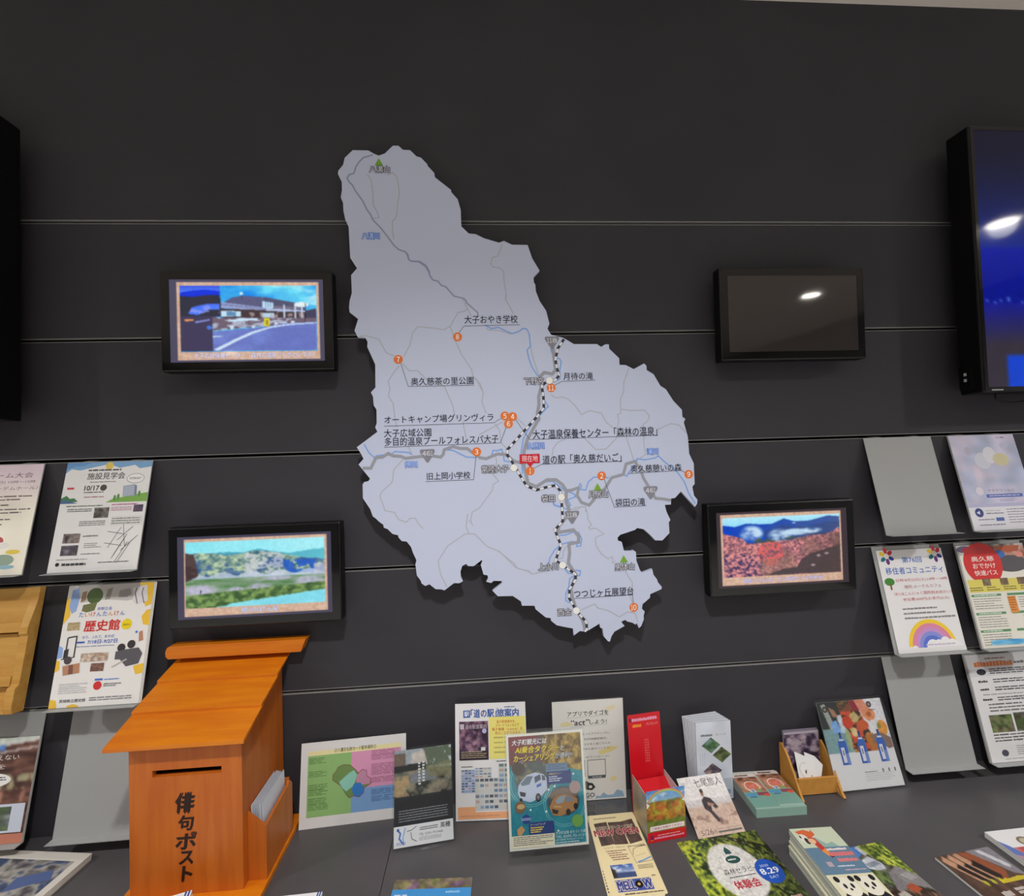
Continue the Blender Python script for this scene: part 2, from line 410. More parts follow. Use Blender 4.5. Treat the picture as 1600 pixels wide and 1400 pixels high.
A = Art(MW, MH, eps=5e-6)
THIN, THICK, BLUE, RIV = (176, 180, 192), (154, 157, 168), (128, 168, 232), (148, 158, 182)
A.up()
for K, pl in ((K1, [[(385,325),(415,370),(425,440),(430,520),(430,570),(460,620),(480,675),(430,680)],[(545,330),(590,310),(620,340),(635,400),(642,480),(628,570),(622,650),(605,690),(587,700),(587,780),(600,850)],[(1475,890),(1460,940),(1440,985),(1395,1000),(1383,1050),(1400,1075),(1450,1080),(1487,1105),(1492,1190),(1510,1300),(1505,1340),(1540,1400)]]),
 (K2, [[(470,620),(465,655),(530,780)],[(668,1040),(690,1140),(740,1290)],[(120,660),(155,735),(190,800)],[(155,740),(130,760),(80,770),(40,840),(18,885),(60,1000),(110,1110),(190,1230),(205,1290),(230,1310),(275,1400)],[(310,890),(325,910),(420,915),(510,945)]]),
 (K3, [[(110,236),(170,232),(270,260),(330,370),(395,395)],[(470,400),(520,310),(545,205),(585,158),(700,168),(800,182),(845,155)],[(1040,570),(1090,620),(1115,690),(1105,770),(1140,860)],[(435,475),(390,530),(345,600),(358,660),(348,720),(385,780),(400,900),(415,970)],[(460,455),(515,515),(585,515),(650,580),(800,640),(865,790),(885,870)],[(950,925),(985,1110)],[(1270,930),(1200,970),(1080,1035)],[(1210,945),(1250,1000),(1260,1100),(1310,1150)],[(1390,900),(1455,960)],[(510,1130),(545,1205)]]),
 (K4, [[(375,540),(395,560),(430,568),(450,560),(500,575),(550,620),(600,690),(660,660),(745,680),(780,745),(830,785)],[(945,350),(910,450),(905,530),(885,570),(885,680),(862,690),(870,730),(855,860),(780,940),(705,945),(610,850)],[(890,650),(950,660),(1060,658),(1095,700),(1080,740),(1050,760),(1055,900),(1065,980),(1010,1020)],[(925,850),(980,1020)],[(1150,800),(1250,755),(1310,765),(1360,820)],[(385,990),(395,930),(430,890),(480,870)],[(545,1370),(610,1360),(630,1365),(630,1400)]]),
 (K5, [[(470,192),(390,280),(380,370),(360,400),(290,460),(278,495),(320,612),(395,625),(430,685),(495,705),(520,675),(565,672),(590,720),(630,757)],[(1215,170),(1225,220),(1195,320),(1240,370),(1195,400),(1190,445),(1085,590),(1025,625),(1015,690),(1035,740),(1000,690)],[(990,635),(975,740),(1000,800)],[(822,1230),(770,1130),(750,1020),(825,900),(970,800),(1045,800),(1145,900),(1240,940),(1365,1040),(1395,1080),(1485,1100),(1510,1125),(1556,1118)]]),
 (K6, [[(0,605),(130,735),(230,765),(255,785),(400,755)],[(550,280),(610,280),(640,260),(675,260),(695,340),(690,350),(720,400),(700,420),(710,435),(750,425),(820,470),(760,495),(750,510),(760,570),(800,630),(850,665),(885,650),(885,700),(905,680)],[(535,560),(505,600),(495,660),(440,670)],[(985,755),(1005,800),(1040,850),(1040,940)],[(640,1065),(745,1018),(770,1050),(850,1070),(940,1120),(1000,1080),(1060,1090),(1085,1160)],[(1020,950),(1040,1010)]])):
    for p in pl: A.line(mus(K(p)), .0026, THIN)
A.up()
A.line(mus(K1([(430,165),(350,190),(315,225),(290,265),(275,315),(235,328),(220,355),(235,385),(262,410),(285,455),(350,545),(380,610),(410,650),(430,695),(490,755),(545,825),(600,900),(640,935),(690,950),(712,975),(720,1015),(740,1027),(810,1030),(860,1065),(885,1110),(890,1145),(915,1180),(955,1190),(985,1225),(1020,1235),(1050,1270),(1085,1310),(1165,1330),(1185,1350)]) + K2([(150,690),(240,770),(245,800)])), .0040, RIV)
A.line(mus(K1([(690,955),(705,975),(715,1012),(735,1030),(800,1035),(850,1070),(880,1115),(888,1145),(905,1172)])), .0024, (140, 160, 205))
for K, pl in ((K2, [[(300,870),(350,900),(410,890),(460,915),(520,940),(570,925),(610,897),(640,905),(660,950),(668,1040),(640,1075),(655,1140),(680,1210),(730,1290)],[(835,1060),(835,1080),(850,1110)],[(880,1135),(905,1145),(918,1170),(905,1240),(905,1310),(860,1330)]]),
 (K3, [[(150,1110),(190,1180),(235,1220),(250,1205),(320,1195),(360,1200),(400,1170),(480,1175),(520,1180),(530,1195)],[(805,1155),(870,1160),(920,1185),(980,1215),(1060,1218)],[(1185,1200),(1195,1160),(1225,1165),(1265,1150),(1280,1200),(1285,1245),(1330,1255)]]),
 (K4, [[(330,585),(358,630),(300,690),(220,780),(175,870),(160,960),(165,1050),(170,1120)],[(345,1180),(390,1175),(450,1220),(480,1250)],[(500,1250),(550,1270),(555,1290),(500,1310),(520,1350),(490,1380)],[(580,1215),(590,1190),(600,1210),(590,1235),(630,1240),(650,1180),(690,1145),(800,1150)],[(905,1125),(930,1140),(945,1110),(1000,1050),(1005,1010),(1060,1020),(1140,1005),(1160,990),(1200,1030),(1240,1060),(1300,1110),(1350,1180),(1380,1260),(1430,1340)],[(390,1320),(400,1350),(450,1360)]]),
 (K6, [[(445,485),(520,480),(580,455),(620,460),(645,510),(635,565),(605,570),(610,540),(570,530),(490,550),(430,600),(395,660),(390,695)],[(510,740),(540,780),(570,780),(600,755),(635,760),(630,795),(600,800),(580,800),(550,820),(545,880),(520,940),(520,990),(550,1010)],[(420,230),(450,255),(500,265),(530,280)]])):
    for p in pl: A.line(mus(K(p)), .0034, BLUE)
A.up()
T118 = K2([(848,1050),(872,1235),(845,1268),(780,1255),(745,1290)]) + K4([(297,415),(310,470),(288,560),(290,620),(278,680),(290,720),(255,780),(205,870),(180,960),(180,1060),(210,1190),(270,1215),(350,1165),(415,1165),(460,1200),(490,1245)]) \
 + K6([(522,200),(525,225),(545,280),(532,335),(500,370),(465,410),(460,460),(580,440),(620,490),(620,535),(545,550),(550,620),(540,700),(600,790),(560,900),(570,960),(600,1060),(655,1150),(672,1232)])
A.line(mus(T118), .0088, THICK)
for K, pl in ((K3, [[(138,1305),(205,1305),(245,1220),(300,1215),(345,1185),(385,1205),(450,1210),(485,1225),(610,1210),(700,1205),(770,1215),(790,1195),(800,1155),(870,1130),(930,1145),(985,1145),(1030,1180),(1090,1220),(1140,1228),(1230,1190),(1300,1195),(1370,1250),(1440,1265)]]),
 (K4, [[(490,1245),(530,1240),(578,1222),(568,1280),(600,1330),(655,1350),(690,1310),(705,1280),(770,1230),(820,1150),(905,1125),(925,1050),(990,1030),(1000,1050),(1030,1090),(1050,1150),(1080,1200),(1110,1255),(1140,1300),(1200,1305),(1250,1315)]])):
    for p in pl: A.line(mus(K(p)), .0080, THICK)
rail = K2([(940,985),(890,1060),(870,1150),(880,1210),(900,1280),(870,1318),(838,1322)]) + K4([(345,450),(310,480),(322,560),(325,640),(280,700),(60,945),(60,985),(110,1060),(150,1130),(200,1210),(270,1240),(340,1220),(410,1205),(445,1245),(453,1290)]) \
 + K6([(486,200),(490,260),(497,370),(435,440),(482,560),(440,680),(495,715),(595,785),(597,830),(550,900),(545,970),(602,1070),(680,1160),(685,1215),(668,1234)])
A.line(mus(rail), .0072, (66, 68, 80)); A.line(mus(rail), .0056, (226, 228, 236)); A.line(mus(rail), .0056, (58, 60, 72), dash=.0105)
INK = (46, 48, 62)
A.up()
for l in ([(717,520),(725,509.5),(812,507.5)], [(626,567),(638,604),(741,602)], [(600,666),(772,660.5),(786,652)], [(600,699),(782,692),(791,667)], [(665,752.5),(740,749.5),(744,711)],
          [(863,604),(878,596),(930,594)], [(805,655),(828,687),(1028,680)], [(832,733),(846,725.5),(972,720.5)], [(982,740),(1064,735),(1071,738.5)], [(944,749),(960,792.5),(1010,790)], [(898,935),(988,929.5),(990,943)]):
    A.line(mus(l), .0013, (70, 72, 86))
ORG = (226, 122, 60)
A.up()
def dot(x, y, n):
    u, v = mu(x, y); A.circ(u, v, .0118, ORG)
    hw, hh = (.0040 if n != '1' else .0018) / MW, .0068 / MH
    if len(n) == 2: hw = .0068 / MW
    return (n, u - hw, v - hh, u + hw, v + hh)
nums = [dot(*d) for d in ((714.9,526.5,'8'),(622.3,561.7,'7'),(789,650,'5'),(801,651,'4'),(794.5,662.3,'6'),(744.8,706,'3'),(828.4,735.8,'1'),(940,743.5,'2'),(1076,741,'9'),(990.2,949,'10'),(861,606,'11'))]
def label(t, x0, y0, x1, y1, c=INK, edge=None, bold=0.0, ew=.05, up=True):
    a, b = mu(x0, y0), mu(x1, y1); m = (mu(x0, y1)[1] + b[1]) / 2; k = (a[1] + mu(x1, y0)[1]) / 2
    A.txt(t, a[0], k, b[0], m, c, bold=bold, edge=edge, ew=ew, up=up)
A.up()
for t, x0, y0, x1, y1 in (('大子おやき学校', 725.5, 492.5, 809, 505.5), ('奥久慈茶の里公園', 642, 589.5, 740, 601.5), ('オートキャンプ場グリンヴィラ', 600.5, 648, 771, 660), ('大子広域公園', 600, 670, 674, 682.5), ('多目的温泉プールフォレスパ大子', 601, 681.5, 779, 694.5),
        ('旧上岡小学校', 667, 737.5, 735, 749), ('月待の滝', 880, 582, 926.5, 593.5), ('大子温泉保養センター「森林の温泉」', 832, 669, 1027, 683.5), ('道の駅「奥久慈だいご」', 847.5, 709.5, 971, 723.5), ('奥久慈憩いの森', 985, 725.5, 1065, 737), ('袋田の滝', 961, 778.5, 1008, 790.5), ('つつじヶ丘展望台', 896.5, 919, 990, 932)):
    label(t, x0, y0, x1, y1, bold=.010)
for n, u0, v0, u1, v1 in nums: A.digits(n, u0, v0, u1, v1, (250, 246, 240), bold=.015)
A.up()
GRN = (120, 170, 52)
for x, y in ((592, 253), (933.5, 760.5), (974.5, 873)):
    u, v = mu(x, y); A.poly([(u, v - .0095 / MH), (u + .0108 / MW, v + .0095 / MH), (u - .0108 / MW, v + .0095 / MH)], GRN)
for x, y in ((858.5, 594.5), (803, 731), (877, 776.7), (879, 883), (900.5, 954)):
    u, v = mu(x, y); A.circ(u, v, .0098, (150, 152, 162))
A.up()
for x, y in ((858.5, 594.5), (803, 731), (877, 776.7), (879, 883), (900.5, 954)):
    u, v = mu(x, y); A.circ(u, v, .0090, (240, 240, 236))
for n, x, y in (('118', 862.5, 536), ('118', 893.8, 808.5), ('461', 668, 712.5), ('461', 1016.5, 770)):
    u, v = mu(x, y); a, b = .0195 / MW, .0172 / MH
    A.up(); A.poly([(u - a * .86, v - b), (u + a * .86, v - b), (u + a, v - b * .8), (u + a * .95, v - b * .5), (u + a * .14, v + b * .92), (u, v + b), (u - a * .14, v + b * .92), (u - a * .95, v - b * .5), (u - a, v - b * .8)], (134, 136, 147))
    A.up(); A.digits(n, u - a * .66, v - b * .74, u + a * .66, v - b * .04, (222, 224, 232), bold=.01)
a, b = mu(811.5, 710), mu(843.5, 723.5); A.rect(a[0], a[1], b[0], b[1], (200, 40, 54))
A.poly(mus([(822, 723), (834, 723), (828.7, 730)]), (200, 40, 54)); label('現在地', 815, 711.5, 840.5, 721.5, (240, 226, 230), up=True)
for t, x0, y0, x1, y1 in (('八溝山', 577, 259.5, 609, 270), ('下野宮', 818.5, 590, 849.5, 601), ('常陸大子', 752.5, 727, 795, 738.5), ('袋田', 846, 773, 867, 784), ('上小川', 841, 879.5, 872, 891), ('西金', 871, 950.5, 893, 961.5), ('月居山', 919.5, 766.5, 949.5, 777.5), ('男体山', 960.5, 880, 991, 890.5)):
    label(t, x0, y0, x1, y1, (226, 228, 238), edge=(44, 46, 58), ew=.075)
for t, x0, y0, x1, y1 in (('八溝川', 565.5, 364, 593, 374), ('押川', 633, 721, 652, 730.5), ('久慈川', 823.5, 691.5, 850, 701.5), ('滝川', 1010.5, 700.5, 1028, 710)):
    label(t, x0, y0, x1, y1, (206, 222, 250), edge=(40, 112, 214), ew=.075)
root = empty('wall_map', ((mx0 + mx1) / 2, YM, mz0), 0, 'large cut-out white town map board with roads and place names on the dark wall', 'map')
A.build('map_board', MAT['board'], root, thick=.010, body=(196, 205, 229), edge=(188, 196, 217), outline=mus(outline))
for px, py in ((600, 300), (700, 450), (640, 640), (860, 640), (1000, 700), (700, 830), (880, 900)):
    q = at_y(px, py, YM); c = ((q[0] - (mx0 + mx1) / 2), q[2] - mz0)
    MB().prism([(c[0] + .012 * math.cos(k * math.pi / 6), c[1] + .012 * math.sin(k * math.pi / 6)) for k in range(12)], 'y', .0102, -YM - .0003).build('standoff', MAT['dull'], root)

# ---------------------------------------------------------------- monitors
FR = (206, 172, 150)
def frame_pic(pic, u0, v0, u1, v1, pu0, pv0, pu1, pv1, border, seed):
    """whole display: dim border glow, tan picture mount, the picture"""
    r = R(250, 142, border, seed)
    m = (r.X > u0) & (r.X < u1) & (r.Y > v0) & (r.Y < v1)
    n = r.noise(70, 40, 2); r.grad(m, (192, 150, 128), (226, 196, 172), n)
    ys = np.where((r.Y[:, 0] > pv0) & (r.Y[:, 0] < pv1))[0]; xs = np.where((r.X[0] > pu0) & (r.X[0] < pu1))[0]
    p = pic(len(xs), len(ys)); r.a[ys[0]:ys[-1] + 1, xs[0]:xs[-1] + 1] = p
    return r.out(.0)
def pic_station(nx, ny):
    r = R(nx, ny, (40, 160, 240), 3); n = r.noise(5, 5)
    r.grad(r.Y < 2, (20, 130, 232), (110, 222, 246), n * 1.5 - .2 + (r.X - .3) * .2)
    r.put(np.clip((r.noise(4, 7) - .52) * 5, 0, 1) * (r.Y < .35) * (r.X > .45), (190, 240, 248), .8)
    X0, Y0, SX, SY = 240, 230, 1090, 520
    P = lambda *q: [((x - X0) / SX, (y - Y0) / SY) for x, y in q]
    r.poly(P((1240, 430), (1330, 410), (1330, 520), (1240, 520)), (70, 66, 92))
    r.poly(P((590, 355), (650, 322), (740, 308), (905, 320), (905, 420), (590, 400)), (92, 92, 128))
    r.poly(P((905, 318), (1230, 378), (1240, 440), (905, 420)), (84, 84, 112))
    r.poly(P((890, 350), (980, 365), (980, 410), (890, 410)), (190, 222, 246))
    for x in (915, 935, 955): r.poly(P((x, 352), (x + 6, 352), (x + 6, 400), (x, 400)), (90, 120, 150))
    r.poly(P((985, 390), (1200, 402), (1200, 420), (985, 415)), (120, 112, 132))
    r.poly(P((560, 358), (920, 405), (920, 432), (560, 405)), (150, 162, 206)); r.poly(P((560, 372), (920, 415), (920, 420), (560, 380)), (110, 116, 160))
    r.poly(P((560, 410), (1240, 436), (1240, 500), (560, 480)), (70, 56, 60))
    r.poly(P((560, 425), (720, 432), (720, 475), (560, 475)), (196, 226, 244)); r.poly(P((605, 432), (678, 436), (678, 472), (605, 470)), (96, 140, 180))
    r.poly(P((920, 408), (1240, 428), (1240, 440), (920, 432)), (176, 190, 224))
    r.poly(P((885, 445), (985, 448), (985, 484), (885, 490)), (180, 214, 236))
    for x in (1060, 1150, 1205): r.poly(P((x, 378), (x + 14, 380), (x + 14, 490), (x, 490)), (190, 206, 232))
    r.put((r.noise(26, 12, 3) > .58) & r.mask(P((720, 440), (1230, 445), (1230, 500), (720, 480))), (190, 170, 170), .7)
    r.poly(P((490, 480), (1330, 488), (1330, 530), (1000, 545), (490, 585)), (112, 96, 112)); r.put((r.noise(24, 40, 3) > .56) & r.mask(P((490, 480), (1240, 488), (1000, 545), (490, 585))), (188, 200, 222), .8)
    r.poly(P((570, 500), (650, 500), (700, 488), (850, 486), (850, 505), (640, 515)), (200, 226, 244))
    for x, y in ((630, 545), (800, 550), (985, 525), (1060, 518), (1120, 512)): r.poly(P((x, y), (x + 28, y), (x + 28, y + 26), (x, y + 26)), (206, 220, 240))
    r.poly(P((490, 590), (830, 565), (1080, 530), (1330, 518), (1330, 750), (490, 750)), (104, 116, 190)); r.put(np.clip((r.noise(6, 6) - .45) * 3, 0, 1) * r.mask(P((490, 590), (830, 565), (1080, 530), (1330, 518), (1330, 750), (490, 750))), (120, 140, 214), .6)
    r.poly(P((495, 735), (660, 655), (800, 595), (960, 552), (1120, 533), (1330, 522), (1330, 530), (1120, 543), (960, 565), (810, 612), (680, 670), (530, 745)), (206, 226, 246))
    r.poly(P((490, 628), (570, 625), (570, 632), (490, 640)), (200, 220, 240))
    r.poly(P((903, 490), (945, 490), (945, 552), (903, 552)), (222, 212, 40)); r.poly(P((915, 500), (935, 500), (935, 545), (915, 545)), (160, 140, 40))
    r.ell((725 - X0) / SX, (290 - Y0) / SY, .013, .026, (206, 236, 246)); r.poly(P((722, 300), (732, 300), (732, 345), (722, 345)), (70, 80, 110))
    r.ell((1208 - X0) / SX, (380 - Y0) / SY, .056, .04, (226, 236, 240)); r.poly(P((1238, 365), (1244, 365), (1240, 520), (1234, 520)), (40, 40, 60))
    L = r.mask(P((240, 230), (555, 230), (560, 470), (488, 480), (488, 750), (240, 750)))  # dark left part: reflection and viewing-angle darkening of the screen, painted into the picture
    r.put(L, (66, 60, 90)); r.grad(L & (r.Y < .14), (60, 90, 226), (92, 140, 255), r.Y * 8)
    r.put(L & (r.Y > .10 - .04 * np.sin(r.X * 9)) & (r.Y < .19), (22, 52, 220)); r.put(L & (r.Y > .15 + .012 * np.sin(r.X * 20)) & (r.Y < .46), (50, 50, 66))
    r.poly(P((300, 450), (330, 400), (390, 385), (450, 372), (550, 372), (550, 415), (450, 420), (380, 462)), (76, 118, 246)); r.put((r.noise(20, 20, 3) > .55) & r.mask(P((300, 450), (330, 400), (550, 372), (550, 460), (440, 440), (380, 462))), (150, 160, 240), .7)
    r.poly(P((265, 495), (340, 490), (340, 506), (280, 510)), (226, 150, 90)); r.poly(P((350, 510), (470, 492), (470, 505), (360, 526)), (130, 136, 200))
    r.ell((465 - X0) / SX, (560 - Y0) / SY, .02, .03, (70, 120, 220))
    return r.out(.10)
def pic_cherry(nx, ny):
    r = R(nx, ny, (150, 236, 244), 5)
    r.grad(r.Y < .5, (128, 226, 240), (176, 240, 248), r.X * .6 + r.noise(3, 3) * .4)
    f = lambda a, b, c, fr: a + b * np.sin(r.X * fr + c) + .02 * (r.noise(18, 2, 3) - .5)
    peak = .14 + .5 * np.abs(r.X - .52) ** 1.1 * .9 + .03 * (r.noise(16, 2, 3) - .5)
    r.grad(r.Y > np.minimum(peak, f(.2, .03, 2.0, 9)), (70, 150, 178), (96, 190, 206), r.X)
    hill = .17 + .05 * np.sin(r.X * 7 - .6) ** 2 + .05 * (r.noise(12, 3, 3) - .5) + np.clip(r.X - .68, 0, 1) * .55
    n = .55 * r.noise(22, 16, 4) + .45 * r.noise(60, 44, 2); m = (r.Y > hill) & (r.Y < .56)
    r.grad(m, (52, 92, 110), (196, 214, 176), np.clip((n - .5) * 2.4 + .58, 0, 1)); n2 = r.noise(12, 9, 3)
    r.put(m & (n2 < .42) & (r.Y > .27), (44, 80, 150), .6); r.put(m & (r.X > .42) & (r.X < .70) & (n > .47), (206, 204, 222), .6)
    r.put((r.Y > .33) & (r.Y < .53) & (r.X > .70) & (r.X < .93) & (r.noise(16, 10, 3) > .36), (36, 90, 200), .8)
    r.put((r.Y > .5 - .03 * np.sin(r.X * 30)) & (r.Y < .585), (196, 206, 224), .75); r.put((r.Y > .40) & (r.X > .92) & (r.Y < .56), (190, 192, 216), .7)
    g = r.Y > .57; n = r.noise(5, 26, 4); r.grad(g, (84, 128, 78), (150, 168, 150), np.clip((n - .5) * 2.4 + .5, 0, 1))
    for (x, y, a, b) in ((.53, .74, .10, .09), (.10, .74, .12, .10), (.88, .65, .12, .07), (.36, .75, .06, .06), (.66, .60, .12, .04)):
        d = ((r.X - x) / a) ** 2 + ((r.Y - y) / b) ** 2; r.put(np.clip(1.25 - d, 0, 1) * (r.noise(40, 30, 2) * .7 + .45), (200, 190, 226), .9)
    for x in (.10, .38, .53): r.poly([(x, .74), (x + .008, .74), (x + .006, .82), (x, .82)], (40, 40, 60))
    bank = .84 - .13 * r.X + .01 * (r.noise(40, 3, 3) - .5); n = r.noise(30, 20, 3)
    r.grad(r.Y > bank - .03, (58, 90, 50), (130, 160, 92), np.clip((n - .5) * 3 + .5, 0, 1))
    r.grad(r.Y > 1.05 - .23 * r.X + .012 * (r.noise(30, 3, 3) - .5) - .02 * (r.X > .3), (150, 232, 244), (116, 206, 226), r.noise(4, 4))
    r.poly([(0, .16), (.06, .19), (.09, .5), (.08, .53), (0, .60)], (84, 66, 66)); r.put(r.mask([(.0, .30), (.07, .34), (.09, .5), (0, .6)]) & (r.noise(20, 20, 2) > .5), (60, 46, 50), .6)
    return r.out(.10)
def pic_azalea(nx, ny):
    r = R(nx, ny, (120, 214, 246), 9); r.grad(r.Y < .3, (110, 200, 244), (176, 232, 250), 1 - r.Y * 3)
    prof = np.interp(r.X, [0, .1, .2, .3, .42, .52, .62, .75, .9, 1], [.12, .15, .10, .12, .12, .04, .10, .09, .02, .04])
    n = r.noise(8, 8); r.grad(r.Y > prof, (14, 66, 190), (70, 92, 146), np.clip(r.X * .9 + (n - .5) * .5, 0, 1)); r.put((r.Y > prof + .10) & (r.X > .35), (60, 72, 112), .5)
    for (x, y, a, b) in ((.24, .28, .10, .14), (.48, .33, .10, .12), (.62, .28, .16, .06), (.75, .26, .10, .05)):
        d = ((r.X - x) / a) ** 2 + ((r.Y - y) / b) ** 2; r.put(np.clip((1.25 - d) * (r.noise(12, 12, 3) * 2.6 - .45), 0, 1), (196, 224, 244), .95)
    r.put((r.Y > .36) & (r.Y < .46) & (r.X > .18) & (r.X < .62) & (r.noise(14, 8, 3) > .45), (74, 88, 66), .8)
    tree = np.interp(r.X, [0, .15, .2, .3, .5, .6, .75, .88, .95, 1], [.26, .34, .44, .44, .42, .40, .34, .34, .28, .22]); n = .5 * r.noise(40, 30, 3) + .5 * r.noise(90, 70, 2); n2 = r.noise(7, 6, 3)
    m = r.Y > tree + .03 * (r.noise(30, 3, 2) - .5)
    r.grad(m, (112, 74, 92), (232, 150, 146), np.clip((n - .5) * 4 + .56, 0, 1)); r.put(m & (n > .50) & (((r.X - .40) / .11) ** 2 + ((r.Y - .62) / .22) ** 2 < 1), (232, 88, 84), .75)
    r.put(m & (n < .48) & (r.Y > .62) & (r.X < .32), (44, 38, 92), .65); r.put(m & (r.Y > .72) & (r.X > .3) & (r.X < .62), (142, 116, 96), .4)
    r.put(m & (r.X > .5) & (n2 > .5), (120, 96, 88), .45)
    r.put(r.mask([(.62, .88), (.66, .74), (.74, .66), (.86, .6), (1, .52), (1, 1), (.35, 1), (.5, .9)]), (70, 62, 66), .92); r.put(np.clip(r.X - .62, 0, .4) * 1.5 * (r.Y > .3), (84, 66, 62), .8)
    for x, y in ((.88, .67), (.76, .86), (.81, .7)): r.ell(x, y, .018, .02, (186, 166, 170), .8)
    return r.out(.10)
def pic_night(nx, ny):
    r = R(nx, ny, (0, 20, 120), 11); r.grad(r.Y < .46, (17, 17, 36), (16, 38, 132), (r.Y / .46) ** 1.8); r.grad((r.Y >= .46) & (r.Y < .68), (0, 22, 150), (0, 14, 132), (r.Y - .46) / .2)
    r.grad(r.Y >= .68, (20, 24, 138), (52, 46, 58), (r.Y - .68) / .16); n = r.noise(50, 30, 3)
    r.put((r.Y > .88) & (r.X > .05), (10, 66, 214), .9)
    for cx, w in ((.17, .075), (.5, .12), (.8, .09)):
        m = np.abs(r.X - cx) < w * np.clip((r.Y - .56) / .4, 0, 1); r.put(m & (n > .47), (70, 130, 255), .9)
    for k in range(60): r.ell(.01 + k * .0162, .668 + .006 * math.sin(k * 1.7), .0022, .005, (150, 190, 255), .9)
    return r.out(.10)

def monitor(name, x, y, z, w, h, yaw, tilt, label, cat, art, depth=.034, body='black', bracket=True, inset=.023, group=None, mark=None):
    e = empty(name, (x, y, z), 0, label, cat, group); e.rotation_euler = (-math.radians(tilt), 0, math.radians(yaw))
    f = MB(); f.box((-w / 2, 0, 0), (w / 2, depth, h)); f.build('housing', MAT['black'], e, bevel=.004)
    b = MB(); i = inset; a = -.0012
    b.box((-w / 2 + .004, a, .004), (w / 2 - .004, .0005, i)).box((-w / 2 + .004, a, h - i), (w / 2 - .004, .0005, h - .004)).box((-w / 2 + .004, a, i), (-w / 2 + i, .0005, h - i)).box((w / 2 - i, a, i), (w / 2 - .004, .0005, h - i))
    b.build('bezel', MAT['gloss'], e)
    d = art.build('display', MAT['screen'], e, thick=0) if art is not None else MB().box((-w / 2 + i, -.0006, i), (w / 2 - i, .0004, h - i)).build('display', MAT['off'], e)
    if art is not None: d.location = (0, -.0004, i)
    if bracket:
        m = MB(); m.box((-.06, depth + .0005, h * .25), (.06, -y - .0005, h * .75)); m.box((-.10, -y - .005, h * .2), (.10, -y - .0008, h * .8)); m.build('wall_bracket', MAT['dull'], e)
    return e
def disp(w, h, img, inset=.023, cap=None):
    a = Art(w - 2 * inset, h - 2 * inset); a.image(0, 0, 1, 1, img)
    if cap: a.txt(cap[0], cap[1], cap[2], cap[3], cap[4], cap[5], bold=.0, edge=cap[6], ew=.03)
    return a
U = lambda x, a, b: (x - a) / (b - a)
im = frame_pic(pic_station, .045, .035, .968, .975, .066, .075, .952, .875, (78, 74, 96), 1)
monitor('wall_monitor', -.578, -.06, 1.9165, .416, .2525, 1.0, -1.0, 'small black wall monitor left of the map showing a station building under blue sky', 'monitor', disp(.416, .2525, im, cap=('大子広域保養センター　森林の温泉（もりのいでゆ）', .15, .888, .925, .955, (226, 226, 250), (150, 128, 160))), group=None)
im = frame_pic(pic_cherry, .042, .035, .970, .965, .052, .065, .955, .868, (70, 66, 86), 2)
monitor('wall_monitor', -.571, -.06, 1.2841, .4144, .2473, .2, 0, 'small black wall monitor above the orange post box showing cherry trees beside a river', 'monitor', disp(.4144, .2473, im, cap=('相川のぼたん桜', .405, .885, .640, .948, (214, 226, 252), (110, 130, 190))))
im = frame_pic(pic_azalea, .03, .03, .955, .965, .046, .075, .94, .865, (62, 52, 58), 3)
monitor('wall_monitor', .7921, -.06, 1.2917, .411, .2456, .4, -.7, 'small black wall monitor right of the map showing red azaleas under misty blue mountains', 'monitor', disp(.411, .2456, im, cap=('西金つつじヶ丘（さいがねつつじがおか）', .19, .885, .80, .945, (206, 206, 250), (110, 110, 190))))
monitor('wall_monitor', .8524, -.06, 1.9193, .4133, .2515, .3, -1.3, 'small black wall monitor with a blank switched-off grey screen, upper right of the map', 'monitor', None)
bw, bh = 1.28, .733
big = monitor('television', 1.349 + bw / 2, -.10, 1.813, bw, bh, 0, 0, 'large black television at the right edge showing blue night illuminations', 'television',
              None if 0 else (lambda a: a.image(0, 0, 1, 1, pic_night(220, 130)))(Art(bw - .028, bh - .028)), depth=.06, inset=.014)
cp = MB().box((-bw / 2 - .012, .02, .012), (-bw / 2 - .0003, .05, .075)).build('control_panel', MAT['black'], big)
for z0 in (.050, .034): MB().box((-bw / 2 - .0128, .03, z0), (-bw / 2 - .0121, .037, z0 + .008)).build('button', MAT['white'], cp)
MB().box((-bw / 2 + .022, -.002, .004), (-bw / 2 + .055, -.0013, .0075)).build('badge', MAT['shelf'], big)
cb = MB(); q = at_y(1590, 626, -.03)
cb.tube([(q[0] - .02 + .055 * math.cos(t), -.035, q[2] + .012 + .018 * math.sin(t)) for t in np.linspace(0, 2 * math.pi, 20)] , .0025).tube([(q[0] + .03, -.035, q[2] + .02), (q[0] + .03, -.035, 1.815)], .0025)
tag(cb.build('cable', MAT['cable']), 'loop of black cable hanging below the large television', 'cable')
monitor('television', -1.130 - bw / 2, -.10, 1.806, bw, bh, 0, 0, 'large black television at the left edge, only its dark right side in frame', 'television', None, depth=.06, inset=.014)
